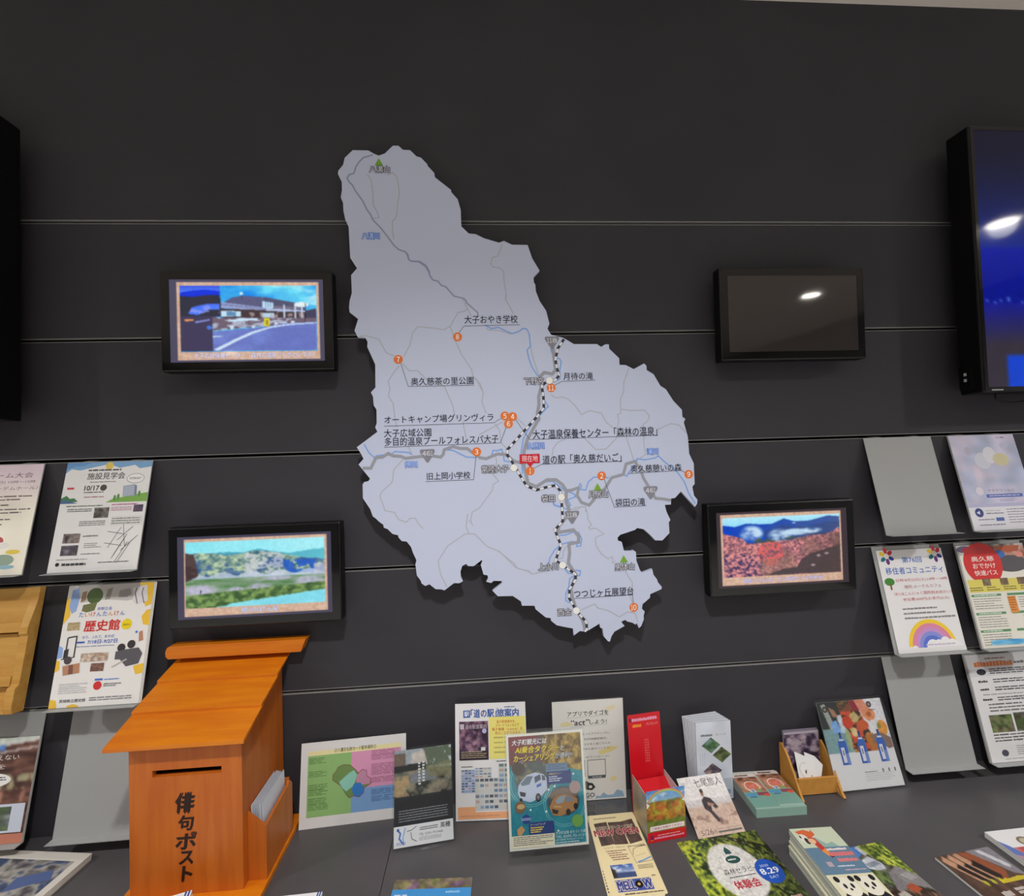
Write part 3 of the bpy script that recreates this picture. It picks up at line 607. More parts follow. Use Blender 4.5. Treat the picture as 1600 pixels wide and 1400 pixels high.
# ---------------------------------------------------------------- slat-wall shelves and what lies on them
YT, YBOT = -.004, -.062
def shelf_geo(ztop, zbot):
    h = ztop - zbot; t = math.atan2(YT - YBOT, h); return math.hypot(h, YT - YBOT), t
def shelf(x, ztop, zbot, label, w=.205):
    L, t = shelf_geo(ztop, zbot)
    e = empty('brochure_shelf', (x, YBOT, zbot), 0, label, 'shelf', 'grey metal slat-wall shelves'); e.rotation_euler = (-t, 0, 0)
    bp_ = MB().box((-w / 2, 0, 0), (w / 2, .0014, L)).build('back_panel', MAT['shelf'], e)
    MB().prism([(.0014, -.0002), (-.020, -.0035), (-.0206, -.0022), (.0, .0012), (.0014, .0012)], 'x', -w / 2, w / 2).build('lip', MAT['shelf'], e)
    s, c = math.sin(t), math.cos(t)
    for hx in (-.07, .045):
        pts = [(-.0015, ztop - .002), (.018, ztop + .0030), (.018, ztop + .0042), (-.0025, ztop + .0008)]
        loc = []
        for (yy, zz) in pts:
            dy, dz = yy - YBOT, zz - zbot; loc.append((dy * c - dz * s, dy * s + dz * c))
        MB().prism(loc, 'x', hx, hx + .025).build('hook', MAT['shelf'], bp_)
    return e
def on_shelf(o, x, ztop, zbot, out, up=.0016):
    L, t = shelf_geo(ztop, zbot)
    o.location = (x, YBOT - math.cos(t) * out + math.sin(t) * up, zbot + math.sin(t) * out + math.cos(t) * up)
    o.rotation_euler = (-t, 0, 0); return o
ROW = {2: (1.702, 1.434), 3: (1.392, 1.114), 4: (1.082, .808)}
for nm, col, row, x, lab in (('A', 'left', 2, -1.2125, 'grey shelf at the left edge of the photo holding the cream game event flyer'),
    ('A', 'left', 4, -1.2125, 'grey shelf at the left edge below the wooden stand, holding the brown roof leaflet'),
    ('B', 'left', 2, -.951, 'grey shelf holding the white facility tour flyer, left of the lower left monitor'), ('B', 'left', 3, -.947, 'grey shelf holding the history museum flyers with yellow blobs'),
    ('B', 'left', 4, -.943, 'empty grey shelf just left of the orange post box'), ('C', 'right', 2, 1.188, 'empty grey shelf right of the switched-off monitor, upper of two empty ones there'),
    ('C', 'right', 3, 1.194, 'grey shelf holding the rainbow community flyer'), ('C', 'right', 4, 1.2074, 'empty grey shelf low on the right, behind the blue bottle poster'),
    ('D', 'right', 2, 1.4425, 'grey shelf holding the pale purple poster at the right edge'), ('D', 'right', 3, 1.444, 'grey shelf holding the red and yellow bus timetable leaflets'), ('D', 'right', 4, 1.449, 'grey shelf at the lower right edge holding the black text notice')):
    shelf(x, *ROW[row], lab)

WH = (232, 232, 232)
def ph(cols, nx=40, ny=30, fx=8, fy=6, seed=1, contrast=2.4): return mix_noise(nx, ny, cols, fx, fy, seed, 4, contrast).out()

# facility tour flyer
L2, _ = shelf_geo(*ROW[2]); L3, _ = shelf_geo(*ROW[3]); L4, _ = shelf_geo(*ROW[4])
a = Art(.205, L2 - .004)
a.poly([(0, 0), (1, 0), (1, .055), (.86, .07), (.80, .035), (.62, .06), (.5, .02), (.30, .05), (.16, .075), (.06, .06), (0, .10)], (122, 170, 214)); a.poly([(0, 0), (.30, 0), (.2, .03), (.1, .035), (0, .06)], (92, 150, 206))
a.circ(.5, .036, .0095, (226, 200, 90)); a.fine(.26, .068, .74, .085, 1, (70, 70, 72), .9, 3)
a.txt('施設見学会', .26, .10, .70, .165, (66, 66, 68), bold=.012)
a.ell(.83, .165, .105, .048, (150, 156, 160)); a.ell(.83, .165, .098, .043, (238, 238, 238)); a.fine(.76, .155, .90, .175, 2, (120, 120, 120), .6, 5)
a.fine(.30, .185, .62, .195, 1, (120, 120, 124), .8, 4); a.txt('10/17', .25, .222, .42, .268, (70, 72, 70), bold=.03); a.circ(.47, .245, .008, (70, 72, 70)); a.fine(.25, .28, .60, .292, 1, (80, 80, 80), .8, 8)
a.poly([(.0, .335), (.06, .31), (.10, .34), (.15, .335), (.20, .37), (.0, .37)], (70, 128, 84)); a.poly([(0, .352), (.1, .36), (.2, .385), (0, .385)], (80, 108, 150))
a.poly([(.52, .385), (.60, .352), (.74, .335), (.88, .315), (1, .30), (1, .385)], (126, 176, 84))
a.poly([(.70, .235), (.83, .222), (.85, .33), (.71, .335)], (158, 170, 190)); a.poly([(.83, .222), (.86, .235), (.87, .326), (.85, .33)], (124, 136, 158))
for k in range(5): a.line([(.715, .252 + k * .018), (.835, .24 + k * .018)], .0014, (206, 216, 230))
for x, y in ((.66, .335), (.90, .312), (.62, .345)): a.ell(x, y, .016, .028, (92, 152, 78))
a.rect(.05, .235, .13, .253, (206, 70, 78)); a.fine(.26, .325, .5, .335, 1, (160, 90, 90), .8, 6, .3, .4)
a.fine(.08, .405, .52, .418, 1, (110, 130, 110), .8, 7); a.fine(.10, .435, .38, .47, 2, (110, 112, 116), .5, 9); a.fine(.60, .40, .90, .415, 1, (190, 110, 160), .8, 17); a.fine(.60, .43, .84, .47, 3, (190, 130, 160), .5, 10)
a.image(.41, .43, .58, .525, ph([(44, 42, 44), (116, 112, 108), (160, 150, 140)], 16, 12, 5, 4, 5)); a.image(.86, .415, .97, .48, ph([(70, 62, 92), (110, 90, 110)], 8, 8, 3, 3, 6))
a.rect(.62, .515, .985, .60, (222, 222, 222)); a.fine(.63, .53, .96, .595, 3, (130, 134, 130), .5, 11); a.fine(.26, .55, .56, .60, 3, (130, 132, 136), .5, 12)
a.image(.11, .66, .30, .745, ph([(60, 52, 56), (170, 158, 150), (110, 100, 100)], 16, 10, 4, 3, 7)); a.image(.11, .765, .30, .855, ph([(96, 92, 100), (70, 66, 74), (150, 150, 160)], 16, 10, 2, 6, 8))
a.fine(.33, .68, .56, .70, 1, (130, 130, 132), .6, 13); a.fine(.36, .75, .56, .80, 3, (140, 140, 140), .4, 14); a.fine(.34, .84, .56, .855, 1, (130, 130, 132), .6, 15)
r_ = random.Random(3); a.up()
for k in range(11):
    x, y = .62 + r_.random() * .28, .66 + r_.random() * .2; d = r_.choice([(.16, -.12), (.05, .2), (.2, .03), (.12, -.18)])
    a.line([(x - d[0] / 2, y - d[1] / 2), (x + d[0] / 2, y + d[1] / 2)], .0012, (110, 110, 112))
a.fine(.08, .885, .50, .895, 1, (150, 150, 150), .8, 16); a.circ(.10, .93, .0045, (50, 50, 52)); a.fine(.15, .92, .50, .945, 1, (70, 70, 74), .9, 18, .1, .2); a.fine(.55, .92, .90, .93, 1, (110, 110, 112), .8, 19)
o = tag(on_shelf(a.build('flyer', MAT['inkg'], body=WH, thick=.0016), -.951, *ROW[2], .0022), 'white facility tour flyer with a blue sky top and green hill, on a left shelf', 'flyer')

# history museum flyers
def museum(front):
    a = Art(.204, L3 - .004)
    if front:
        a.poly([(.10, 0), (.93, 0), (.96, .12), (.7, .15), (.45, .13), (.18, .15)], (196, 194, 190))
        YE = (240, 196, 70)
        for q in ([(.82, 0), (1, 0), (1, .19), (.93, .21), (.90, .15), (.94, .09), (.86, .03)], [(.95, .24), (1, .23), (1, .37), (.93, .36), (.90, .29)], [(0, .10), (.05, .13), (.07, .26), (.0, .33)], [(0, .93), (.07, .94), (.09, 1), (0, 1)], [(.2, .985), (.27, .975), (.33, .99), (.33, 1), (.2, 1)], [(.88, .70), (1, .68), (1, .76), (.92, .77)], [(0, .62), (.04, .63), (.05, .70), (0, .72)]): a.poly(q, YE)
        a.poly([(.05, .04), (.12, .02), (.15, .10), (.13, .22), (.08, .24), (.04, .18)], (150, 178, 226)); a.poly([(0, .50), (.05, .52), (.06, .60), (0, .61)], (150, 180, 232))
        a.circ(.32, .095, .019, (86, 106, 66)); a.poly([(.20, .17), (.36, .15), (.34, .22), (.25, .235), (.19, .22)], (120, 124, 84)); a.poly([(.17, .06), (.22, .05), (.22, .13), (.16, .15)], (150, 124, 100))
        a.poly([(.46, .045), (.52, .03), (.50, .13), (.44, .135)], (150, 146, 138)); a.poly([(.60, .06), (.72, .04), (.75, .09), (.70, .12), (.60, .12)], (160, 156, 156)); a.poly([(.76, .04), (.92, .02), (.95, .16), (.82, .19), (.77, .15)], (222, 220, 222))
        for x in (.80, .88): a.line([(x, .04), (x - .01, .09), (x + .03, .18)], .002, (90, 88, 96))
        a.txt('体験企画', .37, .193, .54, .222, (52, 96, 190))
        for i, ch in enumerate('たいけんたんけん'): a.txt(ch, .17 + i * .068, .232 + .004 * (i % 2), .225 + i * .068, .272, ((58, 108, 200), (222, 150, 60), (206, 92, 70), (58, 108, 200))[i % 4], bold=.01)
        a.txt('歴史館', .255, .305, .66, .395, (210, 62, 56), bold=.03); a.circ(.74, .35, .0125, (240, 214, 40)); a.txt('無料', .70, .345, .78, .365, (70, 66, 40))
        a.txt('みて、ふれて、あそぼ!', .25, .43, .62, .456, (60, 110, 196)); a.txt('7/18日-9/27日', .32, .468, .66, .50, (50, 100, 196), bold=.02); a.fine(.20, .475, .31, .495, 1, (50, 100, 196), .8, 3); a.fine(.20, .515, .66, .525, 1, (140, 150, 190), .7, 4)
        a.image(.06, .315, .20, .38, ph([(170, 150, 110), (206, 190, 150), (120, 100, 70)], 12, 8, 4, 3, 3)); a.line([(.09, .44), (.09, .60)], .003, (70, 70, 74)); a.line([(.19, .43), (.19, .60)], .003, (60, 60, 64)); a.line([(.09, .44), (.19, .43)], .003, (70, 70, 74)); a.poly([(.07, .54), (.12, .53), (.12, .60), (.07, .61)], (60, 60, 66)); a.line([(.05, .615), (.20, .60)], .002, (60, 60, 64))
        for cx, cy in ((.72, .545), (.83, .52)): a.circ(cx, cy, .0095, (66, 60, 62))
        a.poly([(.66, .575), (.78, .56), (.92, .55), (.97, .60), (.94, .68), (.80, .70), (.72, .64), (.66, .64)], (96, 94, 100)); a.line([(.64, .70), (.80, .64)], .003, (190, 186, 182)); a.poly([(.90, .42), (.94, .41), (.96, .49), (.91, .50)], (190, 140, 116)); a.circ(.87, .42, .003, (90, 130, 210))
        a.image(.27, .575, .58, .645, ph([(232, 230, 228), (200, 176, 150), (150, 116, 96), (232, 230, 228)], 26, 10, 9, 3, 5)); a.circ(.13, .625, .009, (84, 76, 80)); a.poly([(.08, .67), (.27, .65), (.28, .73), (.10, .745)], (190, 140, 110)); a.poly([(.15, .665), (.2, .66), (.21, .735), (.16, .74)], (130, 90, 80)); a.image(.40, .66, .55, .725, ph([(96, 64, 56), (180, 140, 120), (60, 44, 44)], 10, 8, 4, 3, 8))
        a.circ(.51, .84, .0095, (210, 60, 60)); a.rect(.47, .785, .56, .80, (70, 120, 210)); a.fine(.58, .79, .80, .80, 1, (80, 130, 210), .8, 21); a.fine(.58, .825, .78, .855, 2, (120, 120, 124), .6, 22); a.fine(.08, .81, .40, .895, 5, (204, 204, 206), .6, 23)
        a.txt('茨城県立歴史館', .11, .935, .40, .96, (70, 70, 76), bold=.01); a.fine(.44, .93, .92, .965, 2, (130, 130, 136), .5, 24)
    return a
for k, (dx, out) in enumerate(((0, .0046), (.0022, .0031), (.0044, .0016))):
    o = museum(k == 0).build('flyer', MAT['inkg'], body=(236, 235, 233), edge=((226, 226, 222), (196, 216, 208), (226, 226, 222))[k], thick=.0011)
    on_shelf(o, -.9475 + dx, *ROW[3], out)
    tag(o, 'white history museum flyer with yellow blobs and red title, topmost of its stack' if k == 0 else 'sheet hidden behind the history museum flyer, only its right edge showing', 'flyer', 'history museum flyers')

# cream game event flyer, partly outside the frame
a = Art(.205, L2 - .004); a.image(0, 0, 1, 1, R(12, 14, (244, 238, 222)).grad(np.ones((14, 12), bool), (226, 206, 220), (246, 242, 226), np.linspace(-.1, 2.6, 14)[:, None] + np.zeros((14, 12))).out())
TX = (112, 84, 96)
a.txt('ゲーム大会', .36, .075, .90, .125, TX); a.txt('月22日(日) 10時〜15時', .30, .150, .94, .180, TX); a.txt('（コーデムホール）', .40, .205, .98, .240, TX)
for k, y in enumerate((.29, .32, .37, .41, .44, .50, .545)): a.fine(.12, y, .95 - .1 * (k % 3), y + .016, 1, (120, 100, 100), .8, 30 + k)
for x, y, rx, ry, c in ((.62, .70, .10, .045, (190, 92, 96)), (.72, .74, .07, .03, (240, 238, 230)), (.85, .80, .08, .02, (230, 206, 90)), (.76, .87, .12, .05, (150, 172, 154)), (.80, .93, .10, .018, (150, 190, 206)), (.4, .86, .14, .05, (206, 150, 160))): a.ell(x, y, rx, ry, c)
tag(on_shelf(a.build('flyer', MAT['ink'], body=(240, 234, 216), thick=.0016), -1.2125, *ROW[2], .0022), 'cream flyer for a game event with purple lettering, cut by the left edge', 'flyer')

# brown roof leaflet
a = Art(.197, L4 * .80); r = mix_noise(60, 70, [(70, 48, 44), (96, 66, 58), (130, 92, 80)], 5, 40, 12, 4, 2.6)
r.put(r.Y < .14 - r.X * .10, (206, 214, 206)); r.put((np.abs(r.Y - (.20 - .1 * r.X)) < .008) | (np.abs(r.Y - (.13 - .1 * r.X)) < .006), (226, 216, 214)); r.poly([(.1, .09), (.62, .07), (.62, .12), (.1, .14)], (96, 142, 214))
r.put((r.Y > .36) & (r.Y < .5) & (r.X > .55) & (r.noise(12, 12, 3) > .45), (190, 190, 150), .8); r.put((r.Y > .52) & (r.Y < .62) & (r.noise(10, 6, 3) > .5), (190, 140, 120), .8)
a.image(0, 0, 1, 1, r.out()); a.txt('わえない', .45, .165, .80, .215, (226, 222, 218)); a.txt('Qを', .42, .255, .66, .305, (230, 226, 222)); a.ell(.50, .405, .25, .07, (240, 240, 236)); a.fine(.32, .375, .70, .44, 3, (66, 66, 66), .5, 4, .1, .2)
a.rect(0, .635, .97, .90, (206, 214, 230)); a.image(.05, .66, .82, .88, ph([(60, 70, 56), (120, 146, 96), (66, 68, 76), (170, 180, 170)], 20, 14, 5, 4, 13)); a.rect(0, .91, 1, 1, (196, 128, 106)); a.txt('」', .62, .93, .67, .985, (240, 226, 220))
tag(on_shelf(a.build('leaflet', MAT['inkg'], body=(206, 200, 196), thick=.0035), -1.2095, *ROW[4], .0042), 'brown leaflet showing a tiled roof and speech bubble, at the lower left edge', 'leaflet')

# stepped wooden brochure stand on the third row at the left edge
L, t = shelf_geo(*ROW[3]); e = empty('wooden_stand', (-1.2125, YBOT, ROW[3][1]), 0, 'light oak stepped leaflet stand cut by the left edge of the photo', 'stand'); e.rotation_euler = (-t, 0, 0)
prof = [(.0014, 0), (-.012, 0)]
MB().box((-.1025, 0, 0), (.1025, .0016, L)).build('back_board', MAT['oak'], e)
for z0, z1, d0, d1 in ((0, .055, .022, .006), (.060, .175, .024, .008), (.180, L - .002, .024, .010)):
    MB().prism([(-.0002, z0), (-d0, z0), (-d0, z0 + .022), (-d1, z0 + .026), (-d1, z1), (-.0002, z1)], 'x', -.1025, .083).build('step', MAT['oak'], e)
MB().prism([(-.0002, 0), (-.026, 0), (-.030, .012), (-.030, .055), (-.022, .062), (-.022, .170), (-.027, .176), (-.027, .19), (-.014, .25), (-.014, L), (-.0002, L)], 'x', .0833, .1025).build('side_panel', MAT['oak'], e, bevel=.0012)

# pale purple poster
a = Art(.202, L2 - .004); a.image(0, 0, 1, .73, ph([(196, 200, 226), (214, 206, 228), (176, 190, 220), (222, 206, 220)], 20, 26, 3, 4, 21, 1.8))
for cx, cy, ru, rv, c in ((.42, .28, .12, .09, (214, 216, 232)), (.55, .22, .10, .09, (226, 226, 236)), (.70, .27, .12, .07, (214, 208, 170)), (.24, .17, .05, .045, (190, 186, 206)), (.80, .12, .06, .03, (196, 200, 222))): a.ell(cx, cy, ru, rv, c)
a.txt('アクアワールド', .36, .585, .76, .612, (110, 92, 140)); a.circ(.24, .60, .0115, (226, 222, 236)); a.rect(.32, .635, .86, .67, (92, 110, 190)); a.fine(.36, .645, .82, .66, 1, (200, 206, 236), .8, 6); a.fine(.50, .69, .72, .72, 2, (170, 160, 200), .5, 5); a.rect(0, .73, 1, .765, (190, 190, 222)); a.txt('Q', .72, .022, .76, .040, (80, 80, 110)); a.fine(.78, .026, .88, .038, 1, (80, 80, 110), .8, 8)
a.rect(0, .765, 1, 1, (228, 228, 236)); a.circ(.14, .82, .0125, (70, 80, 140)); a.poly([(.10, .82), (.15, .80), (.15, .84)], (226, 230, 240)); a.txt('アクアワールド', .24, .795, .46, .815, (84, 84, 110)); a.fine(.24, .825, .50, .84, 1, (110, 110, 130), .7, 9); a.rect(.36, .875, .48, .91, (90, 110, 180)); a.fine(.1, .885, .34, .90, 1, (120, 120, 140), .7, 10); a.fine(.55, .79, .95, .95, 6, (150, 140, 160), .35, 11); a.fine(.1, .94, .48, .955, 1, (120, 120, 140), .7, 12)
tag(on_shelf(a.build('poster', MAT['inkg'], body=(226, 226, 236), thick=.0016), 1.4425, *ROW[2], .0022), 'pale purple and blue poster with a white band below, at the right edge', 'poster')

# rainbow community flyer (sits a little right on its shelf)
a = Art(.196, L3 * .955)
for bx, by in ((.14, .06), (.88, .055)):
    for k, c in enumerate(((206, 60, 66), (60, 70, 150), (104, 58, 130), (40, 120, 130), (236, 206, 60), (220, 80, 80))):
        an = k * math.pi / 3 - .6; cu, cv = bx + .07 * math.cos(an), by + .055 * math.sin(an)
        a.poly([(cu + .045 * math.cos(an) * math.cos(q) - .028 * math.sin(an) * math.sin(q), cv + (.045 * math.sin(an) * math.cos(q) + .028 * math.cos(an) * math.sin(q)) * .72) for q in [i * math.pi / 7 for i in range(14)]], c)
    a.circ(bx, by, .0075, (236, 232, 226))
BLU, RED = (58, 112, 196), (196, 84, 96)
a.txt('第76回', .36, .075, .66, .135, BLU, bold=.012); a.txt('移住者コミュニティ', .08, .175, .95, .245, BLU, bold=.012)
a.txt('日時:8月22日(土)14時〜16時', .20, .29, .98, .325, RED); a.txt('場所:メーテルカフェ', .30, .355, .86, .39, (170, 90, 110)); a.txt('（R118こんにゃく関所斜め向かい）', .13, .42, 1.0, .455, RED); a.txt('参加費:600円(お茶代込み)', .24, .48, .94, .515, RED)
a.ell(.10, .315, .075, .038, (70, 140, 60)); a.rect(.095, .335, .12, .395, (140, 90, 60))
for y in (.575, .62, .665): a.fine(.20, y, .96, y + .022, 1, (140, 140, 140), .8, int(y * 1000), .05, .1)
for r0, c in ((.062, (244, 210, 60)), (.053, (226, 140, 170)), (.044, (206, 150, 206)), (.035, (140, 150, 220)), (.026, (96, 120, 214)), (.017, (238, 238, 240))):
    a.up(); a.poly([(.53 + r0 / a.w * math.cos(q) * 1.12, .955 - r0 * 1.15 / a.h * math.sin(q)) for q in [i * math.pi / 22 for i in range(23)]], c)
for cu, cv, rr in ((.62, .93, .012), (.72, .915, .014), (.82, .93, .012), (.20, .97, .008), (.26, .965, .009), (.88, .95, .012), (.93, .965, .01)): a.circ(cu, cv, rr, (240, 240, 242))
a.rect(0, .955, 1, 1, WH); a.fine(.42, .925, .86, .945, 1, (200, 190, 214), .7, 77)
tag(on_shelf(a.build('flyer', MAT['ink'], body=(234, 234, 236), thick=.0016), 1.1995, *ROW[3], .0022), 'white community flyer with blue title and rainbow, on a right shelf', 'flyer')

# bus leaflets
def bus(front):
    a = Art(.203, L3 * .965)
    if front:
        a.image(.45, 0, 1, .27, ph([(206, 200, 196), (190, 90, 60), (70, 66, 72), (226, 220, 210)], 20, 14, 4, 3, 31)); a.ell(.74, .20, .26, .085, (96, 94, 98)); a.poly([(.54, .02), (.94, .02), (.90, .08), (.60, .085)], (196, 106, 74)); a.ell(.60, .10, .09, .04, (74, 120, 190)); a.ell(.10, .04, .12, .035, (120, 110, 150)); a.ell(.90, .11, .06, .03, (226, 150, 140))
        a.circ(.32, .19, .058, (214, 62, 62)); a.ell(.22, .05, .16, .035, (206, 70, 70))
        for t, y in (('奥久慈', .115), ('おでかけ', .185), ('快速バス', .255)): a.txt(t, .16, y, .50, y + .052, (244, 226, 220), bold=.02)
        a.rect(.02, .345, 1, .47, (226, 214, 110))
        for k in range(4): a.image(.24 + k * .26, .34, .36 + k * .26, .41, ph([(150, 120, 90), (90, 80, 70), (190, 170, 130)], 6, 6, 3, 3, k)); a.fine(.03 + k * .25, .42, .22 + k * .25, .465, 2, (120, 110, 60), .5, k)
        for y in (.49, .665, .83):
            a.rect(.02, y, .46, y + .022, (96, 150, 104)); a.fine(.06, y + .004, .4, y + .018, 1, (220, 236, 220), .8, int(y * 99)); a.fine(.03, y + .04, .45, y + .155, 5, (150, 150, 146), .35, int(y * 77)); a.rect(.55, y, 1, y + .022, (96, 150, 104)); a.fine(.70, y + .04, .98, y + .155, 5, (150, 150, 146), .35, int(y * 55))
        a.rect(.54, .52, .66, .68, (226, 150, 80)); a.fine(.55, .53, .65, .67, 6, (170, 90, 40), .4, 9); a.image(.13, .925, .66, .975, ph([(60, 150, 214), (120, 200, 236), (230, 236, 236)], 14, 6, 3, 4, 3))
    return a
for k, out in enumerate((.0046, .0030)):
    o = bus(k == 0).build('leaflet', MAT['inkg'], body=(234, 232, 222), edge=(226, 226, 222), thick=.0012)
    on_shelf(o, 1.4465 - .002 * k, *ROW[3], out); tag(o, 'bus leaflet with a red disc, yellow band and green tables, on top of another copy' if k == 0 else 'under copy of the red and yellow bus leaflet, only its edge showing', 'leaflet', 'bus leaflets')

# notice
a = Art(.203, L4 * .965); a.rect(0, 0, 1, .21, (214, 214, 216)); a.fine(.28, .035, .66, .055, 1, (150, 120, 110), .8, 3); a.fine(.10, .07, .68, .125, 1, (214, 122, 66), .9, 12, .06, .1); a.fine(.70, .08, .98, .12, 1, (110, 110, 110), .6, 5); a.ell(.18, .17, .07, .03, (50, 50, 60)); a.fine(.30, .14, .98, .20, 3, (90, 90, 100), .6, 6)
for k, y in enumerate((.25, .325, .42)): a.fine(.10, y, .24, y + .022, 1, (60, 60, 64), .9, 40 + k, .2, .3); a.fine(.32, y - .01, .98, y + .035, 2, (80, 80, 84), .55, 50 + k)
a.fine(.12, .38, .9, .395, 1, (150, 150, 150), .6, 7); a.fine(.16, .47, .92, .56, 3, (110, 110, 112), .45, 8)
a.image(.12, .575, .45, .735, ph([(40, 44, 34), (110, 140, 70), (150, 140, 120), (70, 50, 44)], 18, 12, 5, 5, 41)); a.image(.48, .565, .98, .735, ph([(44, 40, 36), (96, 120, 62), (60, 54, 48), (150, 150, 150)], 22, 12, 7, 5, 42)); a.fine(.12, .75, .95, .83, 3, (90, 90, 92), .45, 9)
a.rect(.16, .85, .98, .955, (226, 226, 226)); a.ell(.22, .92, .05, .03, (80, 80, 96)); a.fine(.40, .86, .95, .95, 5, (140, 140, 142), .4, 10, .06, .1); a.fine(.2, .97, .9, .98, 1, (150, 150, 150), .6, 11)
tag(on_shelf(a.build('notice', MAT['inkg'], body=(228, 228, 230), thick=.005), 1.4505, *ROW[4], .0056), 'white notice with rows of black text and two forest pictures, lower right edge', 'notice')
# ---------------------------------------------------------------- orange wooden post box
BX0, BX1, BF, BB, BZ = -.761, -.5325, -.209, -.014, TOP + .012
px_ = empty('post_box', ((BX0 + BX1) / 2, (BF + BB) / 2, TOP), 0, 'orange wooden haiku post box with sloping board roof and black brush lettering', 'post box')
ox, oy, oz = (BX0 + BX1) / 2, (BF + BB) / 2, TOP
def loc(o): o.location = (-ox, -oy, -oz); return o
RS = (1.196 - 1.112) / .218
def zr(y): return 1.104 + RS * (y + .228)          # underside of the roof
s0, s1 = at_y(238, 1213, BF), at_y(346, 1199, BF); sz0, sz1 = 1.0565, 1.0655
sx0, sx1 = s0[0], s1[0]; sm = (s0[2] + s1[2]) / 2; sz0, sz1 = sm - .0070, sm + .0070
T = .012
m = MB()
m.box((BX0, BF, BZ), (sx0, BF + T, zr(BF))).box((sx1, BF, BZ), (BX1, BF + T, zr(BF))).box((sx0, BF, BZ), (sx1, BF + T, sz0)).box((sx0, BF, sz1), (sx1, BF + T, zr(BF)))
fp = loc(m.build('front_panel', MAT['woodv'], px_))
m = MB()
for a, b in ((BX0, BX0 + T), (BX1 - T, BX1)): loc(MB().prism([(BF + T + .0001, BZ), (BB, BZ), (BB, zr(BB)), (BF + T + .0001, zr(BF + T))], 'x', a, b).build('side_panel', MAT['woodv'], px_))
loc(MB().box((BX0 + T, BB - T, BZ), (BX1 - T, BB, zr(BB - T))).build('back_panel', MAT['woodv'], px_))
MB().box((BX0 + T + .001, BF + T + .012, BZ + .001), (BX1 - T - .001, BF + T + .014, 1.09)).build('slot_shade_sheet', MAT['slot'], fp)  # dark sheet behind the slot, its colour standing in for the shade inside
loc(MB().box((BX0 - .02, BF - .03, TOP), (-.4895, -.008, BZ - .0002)).build('base_board', MAT['wood'], px_, bevel=.001))
YS = [-.236, -.160, -.081, -.006]
for k in range(3):
    ya, yb = YS[k], YS[k + 1] + .010 * (k < 2)
    up = .0006 + .004 * k * 0
    z0 = lambda y: 1.1045 + RS * (y + .228) + (.0 if k == 0 else .0)
    lo, hi = .0, .0085
    b = MB().prism([(ya, z0(ya) + lo + .0035 * (k > 0)), (yb, z0(yb) + lo), (yb, z0(yb) + hi * .5), (ya, z0(ya) + hi + .0030 * (k > 0))], 'x', -.792, -.514)
    loc(b.build('roof_board', MAT['wood'], px_, bevel=.0006))
zc_ = 1.2035
rc = [(-.797, zc_), (-.4755, zc_), (-.463, zc_ + .0315), (-.794, zc_ + .0315), (-.800, zc_ + .028), (-.804, zc_ + .018), (-.803, zc_ + .006)]
loc(MB().prism(rc, 'y', -.036, -.004).build('ridge_cap', MAT['wood'], px_, bevel=.0015))
ink = Art(BX1 - BX0, .30)
def bu(px, py):
    q = at_y(px, py, BF); return ((q[0] - BX0) / (BX1 - BX0), (BZ + .30 - q[2]) / .30)
for ch, x0, y0, x1, y1 in (('俳', 273, 1240, 302, 1269), ('句', 278, 1275, 301, 1296), ('ポ', 274, 1302, 305, 1325), ('ス', 280, 1331, 301, 1349), ('ト', 284, 1354, 299, 1376)):
    p, q = bu(x0, y0), bu(x1, y1); ink.txt(ch, p[0], p[1], q[0], q[1], (44, 28, 24), bold=.045, slant=.10)
w_ = ink.build('brush_lettering', MAT['ink'], fp, thick=0); w_.location = ((BX0 + BX1) / 2, BF - .0001, BZ)
# side tray with haiku slips
TX0, TX1, TY0, TY1 = BX1 + .0004, -.4935, -.190, -.058
loc(MB().prism([(TX0, BZ), (TX1, BZ), (TX1, .897), (TX1 - .006, .899), (TX0 + .012, .917), (TX0, .927)], 'y', TY0, TY0 + .006).build('tray_front', MAT['woodv'], px_))
loc(MB().prism([(TY0 + .0062, BZ), (TY1, BZ), (TY1, .896), (TY1 - .006, .905), (TY1 - .014, .912), (TY1 - .018, .905), (TY0 + .0062, .897)], 'x', TX1 - .006, TX1).build('tray_side', MAT['woodv'], px_))
loc(MB().box((TX0, TY1 - .006, BZ), (TX1 - .0062, TY1, .91)).build('tray_back', MAT['woodv'], px_))
for k in range(6):
    a = Art(.108, .150); a.line([(.04, .02), (.04, .98)], .0006, (206, 212, 222)); a.line([(.96, .02), (.96, .98)], .0006, (206, 212, 222))
    o = a.build('haiku_slip', MAT['ink'], body=(224, 230, 240), edge=(214, 220, 230), thick=.0009)
    o.location = (-.5235 + .0042 * k, -.124 + .0015 * ((k * 7) % 4) - .001, BZ + .0006); o.rotation_euler = (-.04 - .012 * k * 0, 0, math.radians(90))
    tag(o, 'white paper slip standing in the side tray of the orange post box', 'paper slip', 'paper slips in the post box tray')

# ---------------------------------------------------------------- sheets standing along the wall
def thing_sheet(a, name, x, y, z, tilt, yaw, label, cat, mat='ink', **kw):
    return tag(pose(a.build(name, MAT[mat], **kw), x, y, z, tilt, yaw), label, cat)

